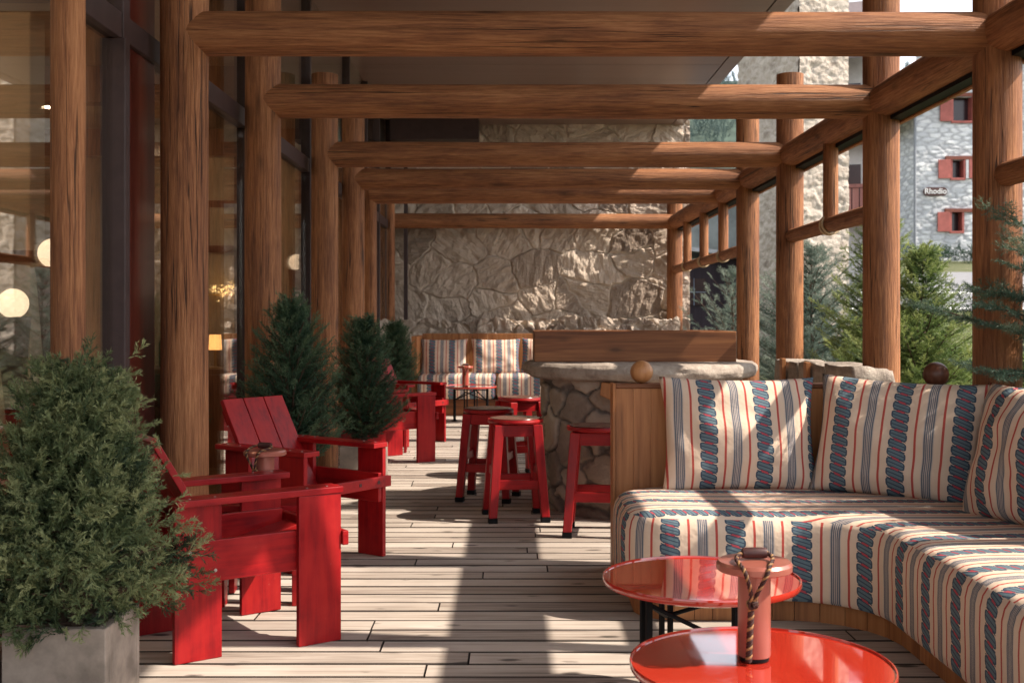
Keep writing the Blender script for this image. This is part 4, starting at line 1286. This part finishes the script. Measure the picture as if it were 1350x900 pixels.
# ================================================================== STONE PARAPET
pw = thing('stone_parapet', 'low parapet of hewn stone blocks with upright wooden straps between the log posts', 'parapet', (2.02, 7.7, 0))
def rough_block(x0, x1, y0, y1, z0, z1, seed, n=(6, 40, 26)):
    bm = bmesh.new()
    bmesh.ops.create_cube(bm, size=1)
    bmesh.ops.subdivide_edges(bm, edges=list(bm.edges), cuts=14, use_grid_fill=True)
    for v in bm.verts:
        c = v.co.copy()
        p = Vector(((x0 + x1) / 2 + c.x * (x1 - x0), (y0 + y1) / 2 + c.y * (y1 - y0), (z0 + z1) / 2 + c.z * (z1 - z0)))
        e = c.normalized()
        nn = float(fbm(np.array(p.y * 3.1 + p.x * 5 + 7), np.array(p.z * 4.1 + p.x * 3 + 3), seed, 4)) - 0.5
        v.co = p + Vector((e.x * 0.05, e.y * 0.03, e.z * 0.05)) * nn * 2
    for f in bm.faces: f.smooth = True
    me = bpy.data.meshes.new('block'); bm.to_mesh(me); bm.free()
    return me
yy = -1.02
for k, L in enumerate((0.62, 0.70, 0.66)):
    me = rough_block(-0.02, 0.24, yy, yy + L - 0.01, -0.1, 0.90 - 0.012 * k, 40 + k)
    finish(me, 'stone_block', M['slab'], pw); yy += L
for yy in (-0.10, 0.58):
    b = MB(); b.box(-0.065, -0.035, yy - 0.035, yy + 0.035, 0, 0.895); b.build('wooden_strap', M['cedar_v'], pw, bevel=0.003)

# ================================================================== POTTED PLANTS
def planter_box(t, w, h, hollow=0.03, parent_name='planter'):
    b = MB()
    o_, i_ = w / 2, w / 2 - hollow
    b.box(-o_, o_, -o_, -i_, 0, h); b.box(-o_, o_, i_, o_, 0, h); b.box(-o_, -i_, -i_ + 0.0005, i_ - 0.0005, 0, h); b.box(i_, o_, -i_ + 0.0005, i_ - 0.0005, 0, h)
    b.box(-i_ + 0.001, i_ - 0.001, -i_ + 0.001, i_ - 0.001, 0.01, h - 0.03)
    return b.build(parent_name, M['concrete'], t, bevel=0.004)
ju = thing('potted_juniper', 'large bushy juniper in a square concrete planter at the near corner', 'potted shrub', (-1.318, 3.42, 0.001))
planter_box(ju, 0.30, 0.302)
def juniper(seed):
    rg = np.random.default_rng(seed)
    prof = [(0.25, 0.17), (0.32, 0.28), (0.42, 0.305), (0.52, 0.30), (0.62, 0.235), (0.72, 0.18), (0.84, 0.125), (0.94, 0.075), (1.02, 0.03)]
    zs = [p[0] for p in prof]; rs = [p[1] for p in prof]
    pos = []; dr = []; sc = []; tn = []
    w = MB()
    for k in range(130):
        z = rg.choice(np.linspace(0.335, 0.99, 60))
        a = rg.random() * 6.283
        rr_ = np.interp(z, zs, rs) * (0.66 + 0.36 * rg.random())
        c = np.array([rr_ * math.cos(a), rr_ * math.sin(a), z])
        out = np.array([math.cos(a), math.sin(a), 0.25 + 1.1 * max(z - 0.55, -0.35)]); out /= np.linalg.norm(out)
        w.tube([(0, 0, max(z - 0.25, 0.28)), tuple(c * 0.55 + np.array([0, 0, z * 0.45 - 0.03])), tuple(c)], [0.008, 0.006, 0.003], 5)
        bt = rg.normal() * 0.15
        for j in range(26):
            q = c + rg.normal(size=3) * np.array([0.050, 0.050, 0.042]) - out * abs(rg.normal()) * 0.05
            d = out + rg.normal(size=3) * 0.55 + np.array([0, 0, 0.25])
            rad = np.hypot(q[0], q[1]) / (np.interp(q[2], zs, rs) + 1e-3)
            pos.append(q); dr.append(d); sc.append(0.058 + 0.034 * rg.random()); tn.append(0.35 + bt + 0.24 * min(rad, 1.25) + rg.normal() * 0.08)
    for j in range(500):
        z = 0.28 + 0.7 * rg.random(); a = rg.random() * 6.283; rr_ = np.interp(z, zs, rs) * 0.7 * math.sqrt(rg.random())
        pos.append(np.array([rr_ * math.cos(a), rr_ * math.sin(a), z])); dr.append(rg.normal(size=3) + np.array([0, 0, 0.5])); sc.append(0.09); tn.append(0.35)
    w.tube([(0, 0, 0.2), (0.01, 0, 0.5), (0, 0.01, 0.95)], [0.03, 0.02, 0.006], 8)
    return foliage_mesh('foliage', 'juniper', pos, dr, sc, tn, seed), w
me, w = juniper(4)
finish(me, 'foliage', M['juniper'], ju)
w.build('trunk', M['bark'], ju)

def potted_conifer(lab, loc, h, r, seed, pw_=0.30, ph=0.30):
    t = thing('potted_conifer', lab, 'potted tree', loc, 0, 'dark potted conifers by the glass front')
    planter_box(t, pw_, ph)
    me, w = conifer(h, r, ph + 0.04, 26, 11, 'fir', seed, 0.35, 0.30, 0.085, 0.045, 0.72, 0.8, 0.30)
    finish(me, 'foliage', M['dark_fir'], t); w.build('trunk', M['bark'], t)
    return t
potted_conifer('dark green conical conifer behind the second near armchair', (-1.25, 6.45, 0.001), 1.22, 0.27, 31)
potted_conifer('dark green bushy conifer between the near and the far armchairs', (-1.04, 8.0, 0.001), 1.11, 0.24, 32)
potted_conifer('small dark conifer farthest along, beside the end of the rear bench', (-1.26, 12.3, 0.001), 1.06, 0.22, 33)

# ================================================================== TREES OUTSIDE
def tree(name, lab, x, y, h, r, kind, mat, seed, group=None, **k):
    t = thing(name, lab, 'tree', (x, y, ground_z(x, y)), 0, group)
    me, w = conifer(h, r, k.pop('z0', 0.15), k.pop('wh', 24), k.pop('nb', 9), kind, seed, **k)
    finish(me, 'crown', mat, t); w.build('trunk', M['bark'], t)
    return t
tree('fir_tree', 'sunlit yellow green fir just beyond the sofa corner, between the two nearest log posts', 2.78, 7.7, 1.74, 0.70, 'fir', M['yellow_fir'], 51, rise=0.25, curl=0.22, slen=0.115, step=0.05, p=1.15, tint0=0.36, wh=26, nb=10)
tree('fir_tree', 'deep green layered fir behind the stone parapet, beside the thick log post', 3.02, 9.3, 2.12, 0.74, 'fir', M['yellow_fir'], 52, rise=0.12, curl=0.22, slen=0.13, step=0.06, p=0.9, tint0=0.36, wh=24, nb=9)
tree('spruce_tree', 'grey blue spruce behind the parapet, in front of the stone tower', 3.05, 11.6, 1.95, 1.0, 'spruce', M['blue_spruce'], 53, rise=0.2, curl=0.2, slen=0.16, step=0.09, p=0.8, tint0=0.42, wh=18, nb=9)
tree('spruce_tree', 'thin young grey spruce with bare looking twigs above the cedar box', 2.95, 15.2, 1.85, 0.85, 'spruce', M['blue_spruce'], 54, rise=0.45, curl=0.2, slen=0.15, step=0.10, p=0.75, tint0=0.55, wh=11, nb=6)
tree('spruce_tree', 'grey green spruce growing between the shed and the stone tower', 3.75, 14.6, 1.55, 0.9, 'spruce', M['blue_spruce'], 55, rise=0.2, curl=0.2, slen=0.16, step=0.09, p=0.8, tint0=0.46, wh=16, nb=8)
tree('spruce_tree', 'blue green spruce reaching its needled branches in front of the nearest thick log post', 2.80, 4.80, 1.70, 0.95, 'spruce', M['teal_spruce'], 58, rise=0.0, curl=0.10, slen=0.115, step=0.035, p=0.45, tint0=0.36, wh=9, nb=15, z0=1.08)
tree('fir_tree', 'low green fir behind the yellow green fir, at the edge of the road', 4.2, 9.2, 0.80, 0.7, 'fir', M['yellow_fir'], 57, rise=0.2, curl=0.2, slen=0.13, step=0.07, p=0.8, tint0=0.25, wh=16, nb=9)

# ================================================================== STONE TOWER
def stone_box(parent, faces, mat, seed, cw, ch, depth, gap, res, name='wall', rough_amp=0.03, openings=()):
    """faces: list of (corner, u direction, width, height, outward normal)"""
    for i, (c, u, wd, ht, nrm) in enumerate(faces):
        nu = max(20, int(wd / res)); nv = max(20, int(ht / res))
        U, V, h, tone, edge, ang = stone_grid(wd, ht, nu, nv, cw, ch, seed + i, depth, gap, 0.0, 0.8, 0.15, rough_amp=rough_amp)
        c = np.array(c); u = np.array(u); nrm = np.array(nrm)
        P = c + U[..., None] * u + V[..., None] * np.array([0, 0, 1.0]) + h[..., None] * nrm
        keep = None
        if i == 0 and openings:
            Uc = (U[:-1, :-1] + U[1:, 1:]) / 2; Vc = (V[:-1, :-1] + V[1:, 1:]) / 2
            keep = np.ones(Uc.shape, bool)
            for (a, b_, z0, z1) in openings:
                keep &= ~((Uc > a) & (Uc < b_) & (Vc > z0) & (Vc < z1))
        if i == 0 and 'gable' in name:
            pass
        me = grid_mesh(name, P, {'tone': tone, 'edge': edge, 'ang': ang}, keep)
        finish(me, name, mat, parent)
tw = thing('stone_tower', 'tall square tower of rough tan stone rising outside the log posts', 'tower', (4.51, 18.0, 0))
ry = R(13)
ux = (math.cos(ry), math.sin(ry), 0); nx_ = (math.sin(ry), -math.cos(ry), 0)
ul = (-math.sin(ry), math.cos(ry), 0); nl = (-math.cos(ry), -math.sin(ry), 0)
zg = ground_z(4.9, 18) - 0.5
stone_box(tw, [((0.03, 0, zg), ux, 0.86, 7.0, nx_), (tuple(np.array((0.03, 0, zg)) + np.array(ul) * 2.3), (-ul[0], -ul[1], 0), 2.3, 7.0, nl)], M['tower_stone'], 61, 0.25, 0.12, 0.022, 0.012, 0.022, rough_amp=0.06)
b = MB()
c0 = Vector((0.03, 0, 0)); UX = Vector(ux); UL = Vector(ul)
q = [c0 + UX * 0.02 + UL * 0.02, c0 + UX * 0.85 + UL * 0.02, c0 + UX * 0.85 + UL * 2.3, c0 + UX * 0.02 + UL * 2.3]
b.hexa([(p.x, p.y, zg) for p in q], [(p.x, p.y, zg + 6.9) for p in q]); b.build('core', M['slab'], tw)

# ================================================================== STONE HOUSE
HY = 45.0
def hx(px): return (px - 675) * HY / 1500
def hz(py): return H + (417 - py) * HY / 1500
X0 = hx(1207); ZG = 3.2
hs = thing('stone_house', 'pale grey stone village house with red shutters and an oval name board', 'house', (X0, HY, ZG))
opens = []
wins = [((1255, 1281), (160, 128)), ((1254, 1270), (235, 211)), ((1253, 1268), (305, 280))]
for (a, b_), (y0, y1) in wins:
    opens.append((hx(a) - X0, hx(b_) - X0, hz(y0) - ZG, hz(y1) - ZG))
rot = R(-6)
u1 = (1, 0, 0)
stone_box(hs, [((0, 0, 0), u1, 6.0, 9.0, (0, -1, 0)), ((-1.2, 9.0, 0), (1.2 / 9.08, -9.0 / 9.08, 0), 9.08, 6.6, (-0.99, -0.13, 0))], M['house_stone'], 71, 0.52, 0.17, 0.03, 0.022, 0.045, openings=opens, rough_amp=0.04)
b = MB(); b.box(0.05, 9.6, 0.45, 9.0, 0, 6.6); b.build('core', M['plaster'], hs)
M['shutter'] = mat_plain('red_shutter', (0.36, 0.105, 0.085), 0.6, 0.3, 0, 0, 0.2, 3)
M['lintel'] = mat_plain('brown_lintel', (0.20, 0.07, 0.05), 0.7, 0.2)
M['white'] = mat_plain('white_render', (0.70, 0.68, 0.66), 0.8, 0.2)
M['darkwin'] = mat_plain('dark_window', (0.03, 0.012, 0.014), 0.2, 0.5)
for k, (x0, x1, z0, z1) in enumerate(opens):
    w = MB()
    w.box(x0, x1, 0.32, 0.36, z0, z1)
    wo_ = w.build('window', M['darkwin'], hs)
    f = MB()
    f.box(x0 - 0.06, x0 + 0.02, -0.10, 0.33, z0, z1); f.box(x1 - 0.02, x1 + 0.06, -0.10, 0.33, z0, z1); f.box(x0 - 0.05, x1 + 0.05, -0.11, 0.33, z0 - 0.08, z0 + 0.01)
    f.build('frame', M['shutter'], wo_)
    l = MB(); l.box(x0 - 0.25, x1 + 0.45, -0.13, 0.2, z1 + 0.003, z1 + 0.14); l.build('lintel', M['lintel'], wo_)
    sw = (0.44, 0.48, 0.48)[k]
    s = MB(); s.box(x0 - sw - 0.07, x0 - 0.07, -0.14, -0.085, z0 - 0.02, z1 + 0.0); s.build('shutter', M['shutter'], wo_, bevel=0.01)
    if k < 2:
        s = MB(); s.box(x1 + 0.18, x1 + 0.18 + sw, -0.14, -0.085, z0 - 0.02, z1); s.build('shutter', M['shutter'], wo_, bevel=0.01)
        s = MB(); s.box(x1 + 0.065, x1 + 0.17, -0.12, -0.06, z0 - 0.02, z1); s.build('white_reveal', M['white'], wo_)
rfm = MB()                                              # rake of the gable roof, rising to the right
za, zb_ = hz(143) - ZG, hz(104) - ZG
sl_ = (zb_ - za) / (hx(1285) - X0)
def rk(x): return za + sl_ * x
for (xa, xb) in ((-1.5, 4.6),):
    rfm.hexa([(xa, -0.55, rk(xa)), (xb, -0.55, rk(xb)), (xb, 9.2, rk(xb)), (xa, 9.2, rk(xa))], [(xa, -0.55, rk(xa) + 0.38), (xb, -0.55, rk(xb) + 0.38), (xb, 9.2, rk(xb) + 0.38), (xa, 9.2, rk(xa) + 0.38)])
xb = 4.6
rfm.hexa([(xb, -0.55, rk(xb)), (xb + 6.1, -0.55, rk(-1.5)), (xb + 6.1, 9.2, rk(-1.5)), (xb, 9.2, rk(xb))], [(xb, -0.55, rk(xb) + 0.38), (xb + 6.1, -0.55, rk(-1.5) + 0.38), (xb + 6.1, 9.2, rk(-1.5) + 0.38), (xb, 9.2, rk(xb) + 0.38)])
rfm.build('roof', mat_plain('slate_roof', (0.13, 0.105, 0.10), 0.7, 0.2, 0, 0, 0.25, 2), hs)
pp_ = MB(); pp_.tube([(-0.05, -0.08, 0.1), (-0.05, -0.08, 6.2)], 0.055, 8); pp_.build('drainpipe', mat_plain('grey_pipe', (0.22, 0.23, 0.25), 0.5, 0.4), hs)
# oval board with the lettering
sx_, sz_ = (hx(1231.5) - X0), hz(253) - ZG
sb = MB()
ov = []
for i in range(40):
    a = 2 * PI * i / 40
    cx = 0.30 * (1 if math.cos(a) > 0 else -1)
    ov.append((cx + 0.17 * math.cos(a), 0.17 * math.sin(a)))
sb.add([(sx_ + p[0], -0.15, sz_ + p[1]) for p in ov] + [(sx_ + p[0], -0.09, sz_ + p[1]) for p in ov],
       [tuple(range(40)), tuple(range(79, 39, -1))] + [(i, 40 + i, 40 + (i + 1) % 40, (i + 1) % 40) for i in range(40)])
sg = sb.build('name_board', mat_plain('sign_brown', (0.10, 0.055, 0.05), 0.6, 0.2), hs)
fc = bpy.data.curves.new('lettering', 'FONT'); fc.body = 'Rhodio'; fc.size = 0.30; fc.align_x = 'CENTER'; fc.align_y = 'CENTER'; fc.extrude = 0.008; fc.offset = 0.006
fo = bpy.data.objects.new('lettering', fc); COL.objects.link(fo)
dg = bpy.context.evaluated_depsgraph_get()
fme = bpy.data.meshes.new_from_object(fo.evaluated_get(dg))
bpy.data.objects.remove(fo)
fl = finish(fme, 'lettering', M['white'], sg); fl.location = (sx_, -0.162, sz_ + 0.005); fl.rotation_euler = (PI / 2, 0, 0)
# hedge along the foot of the house, verge
rh = np.random.default_rng(9)
ps = []; ds = []; ss = []; ts = []
for i in range(260):
    ps.append(np.array([rh.random() * 6, 43.2 + rh.normal() * 0.3, ground_z(17, 43) + 0.05 + rh.random() * 0.45])); ds.append(rh.normal(size=3) + np.array([0, 0, 1.0])); ss.append(0.4); ts.append(0.4 + rh.normal() * 0.15)
hm = foliage_mesh('foliage', 'fir', [p + np.array([14.6, 0, 0]) for p in ps], ds, ss, ts, 3)
tag(finish(hm, 'low_hedge', M['dark_fir']), 'low dark hedge along the foot of the grey stone house', 'hedge')

# ================================================================== CHALET, SHED, GREY HOUSE
chz = ground_z(10, 30)
chl = thing('wooden_chalet', 'pale chalet with red brown wooden balconies between the tower and the thick log post', 'chalet', (7.0, 31.7, chz), R(-18.8))
b = MB(); b.box(0, 3.1, 0, 7, 0, 6.2); b.build('wall', mat_plain('chalet_wall', (0.40, 0.385, 0.37), 0.8, 0.2, 0, 0, 0.2, 1.5), chl)
M['balcony'] = mat_wood('balcony_boards', [(0.3, (0.14, 0.05, 0.04)), (0.5, (0.25, 0.10, 0.08)), (0.7, (0.33, 0.15, 0.12))], 2, 0.7, 0.2, 0.2)
for z in (1.7, 3.9):
    b = MB()
    x = -0.05
    while x < 2.95:
        b.box(x, x + 0.16, -1.05, -1.0, z + 0.05, z + 0.85); x += 0.19
    b.box(-0.05, 3.1, -1.1, -0.97, z + 0.86, z + 0.95); b.box(-0.05, 3.1, -1.06, 0.0, z - 0.08, z + 0.04)
    b.build('balcony', M['balcony'], chl)
    for xx in (0.4, 1.7):
        w = MB(); w.box(xx, xx + 0.9, -0.02, 0.05, z + 0.1, z + 1.6); w.build('window', M['darkwin'], chl)
b = MB()
b.hexa([(-0.2, -1.4, 5.9), (3.3, -1.4, 5.9), (3.3, 3.5, 8.4), (-0.2, 3.5, 8.4)], [(-0.2, -1.4, 6.15), (3.3, -1.4, 6.15), (3.3, 3.5, 8.65), (-0.2, 3.5, 8.65)])
b.hexa([(-0.2, 3.5, 8.4), (3.3, 3.5, 8.4), (3.3, 8.4, 5.9), (-0.2, 8.4, 5.9)], [(-0.2, 3.5, 8.65), (3.3, 3.5, 8.65), (3.3, 8.4, 6.15), (-0.2, 8.4, 6.15)])
b.build('roof', mat_plain('chalet_roof', (0.15, 0.12, 0.12), 0.7, 0.2), chl)

shd = thing('dark_shed', 'dark plum timber shed with a small window behind the thin young spruce', 'shed', (3.25, 21.0, ground_z(3.4, 21)), R(-8))
hs_ = 2.35 - ground_z(3.4, 21)
b = MB(); b.box(-0.45, 1.15, 0, 2.2, 0, hs_ - 0.1); b.build('wall', mat_wood('plum_boards', [(0.3, (0.018, 0.012, 0.018)), (0.7, (0.055, 0.038, 0.05))], 2, 0.7, 0.3, 0.2), shd)
b = MB(); b.box(-0.10, 0.32, -0.03, 0.02, hs_ - 0.95, hs_ - 0.45); w = b.build('window', M['darkwin'], shd)
f = MB(); f.box(0.10, 0.115, -0.045, -0.031, hs_ - 0.95, hs_ - 0.45); f.box(-0.10, 0.32, -0.045, -0.031, hs_ - 0.71, hs_ - 0.695); f.build('glazing_bar', mat_plain('blue_grey_paint', (0.18, 0.22, 0.30), 0.5), w)
b = MB(); b.hexa([(-0.7, -0.4, hs_ + 0.12), (1.25, -0.4, hs_ - 0.10), (1.25, 2.4, hs_ - 0.10), (-0.7, 2.4, hs_ + 0.12)], [(-0.7, -0.4, hs_ + 0.19), (1.25, -0.4, hs_ - 0.03), (1.25, 2.4, hs_ - 0.03), (-0.7, 2.4, hs_ + 0.19)])
b.build('roof', mat_plain('pale_roof_metal', (0.50, 0.51, 0.54), 0.5, 0.4), shd)
gh = thing('grey_house', 'pale grey green house in the distance above the dark shed', 'house', (6.2, 38.0, ground_z(8, 38)))
b = MB(); b.box(-2.0, 2.6, 0, 5, 0, 2.7); b.build('wall', mat_plain('grey_render', (0.33, 0.35, 0.34), 0.85, 0.2, 0, 0, 0.2, 2), gh)
b = MB(); b.box(-0.65, -0.1, -0.05, 0.02, 1.6, 2.5); b.build('shutter', mat_plain('tan_shutter', (0.40, 0.24, 0.13), 0.7), gh)
b = MB(); b.hexa([(-2.4, -0.5, 2.65), (3.0, -0.5, 2.65), (3.0, 5.5, 2.65), (-2.4, 5.5, 2.65)], [(-2.4, 2.2, 3.6), (3.0, 2.2, 3.6), (3.0, 2.6, 3.6), (-2.4, 2.6, 3.6)]); b.build('roof', M['lintel'], gh)

# ================================================================== HILL AND FOREST
def hill_h(x, y):
    d = np.clip((y - 70) / 80, 0, 1); d = d * d * (3 - 2 * d)
    return d * (20 + 12 * fbm(np.asarray(x) / 60 + 3, np.asarray(y) / 60, 5, 4) + 0.06 * np.clip(x, -60, 150)) - 1.0
nx2, ny2 = 70, 40
Xh, Yh = np.meshgrid(np.linspace(-120, 220, nx2), np.linspace(72, 260, ny2), indexing='ij')
Zh = hill_h(Xh, Yh) + 3
me = grid_mesh('hill', np.stack([Xh, Yh, Zh], -1), {})
tag(finish(me, 'hill', mat_plain('forest_floor', (0.055, 0.075, 0.06), 0.9, 0.1, 0, 0, 0.4, 0.2)), kind='structure')
rf_ = np.random.default_rng(17)
ps = []; ds = []; ss = []; ts = []
for i in range(620):
    x = rf_.uniform(6, 60); y = rf_.uniform(84, 150)
    z = float(hill_h(x, y)) + 2.6
    hgt = rf_.uniform(1.8, 3.2); bt = 0.30 + rf_.normal() * 0.10
    for k in range(8):
        q = rf_.random() * 6.283; f = k / 7
        r0 = hgt * 0.17 * (1 - f)
        ps.append(np.array([x + r0 * math.cos(q), y + r0 * math.sin(q), z + hgt * 0.72 * f]))
        ds.append(np.array([0.55 * math.cos(q) * (1 - f), 0.55 * math.sin(q) * (1 - f), 0.9])); ss.append(hgt * 0.36); ts.append(bt)
fme = foliage_mesh('distant_forest', 'fir', ps, ds, ss, ts, 8)
tag(finish(fme, 'distant_forest', mat_leaf('far_conifers', [(0.0, (0.045, 0.075, 0.070)), (0.5, (0.10, 0.145, 0.130)), (1.0, (0.18, 0.23, 0.20))], 0.2)), kind='stuff')
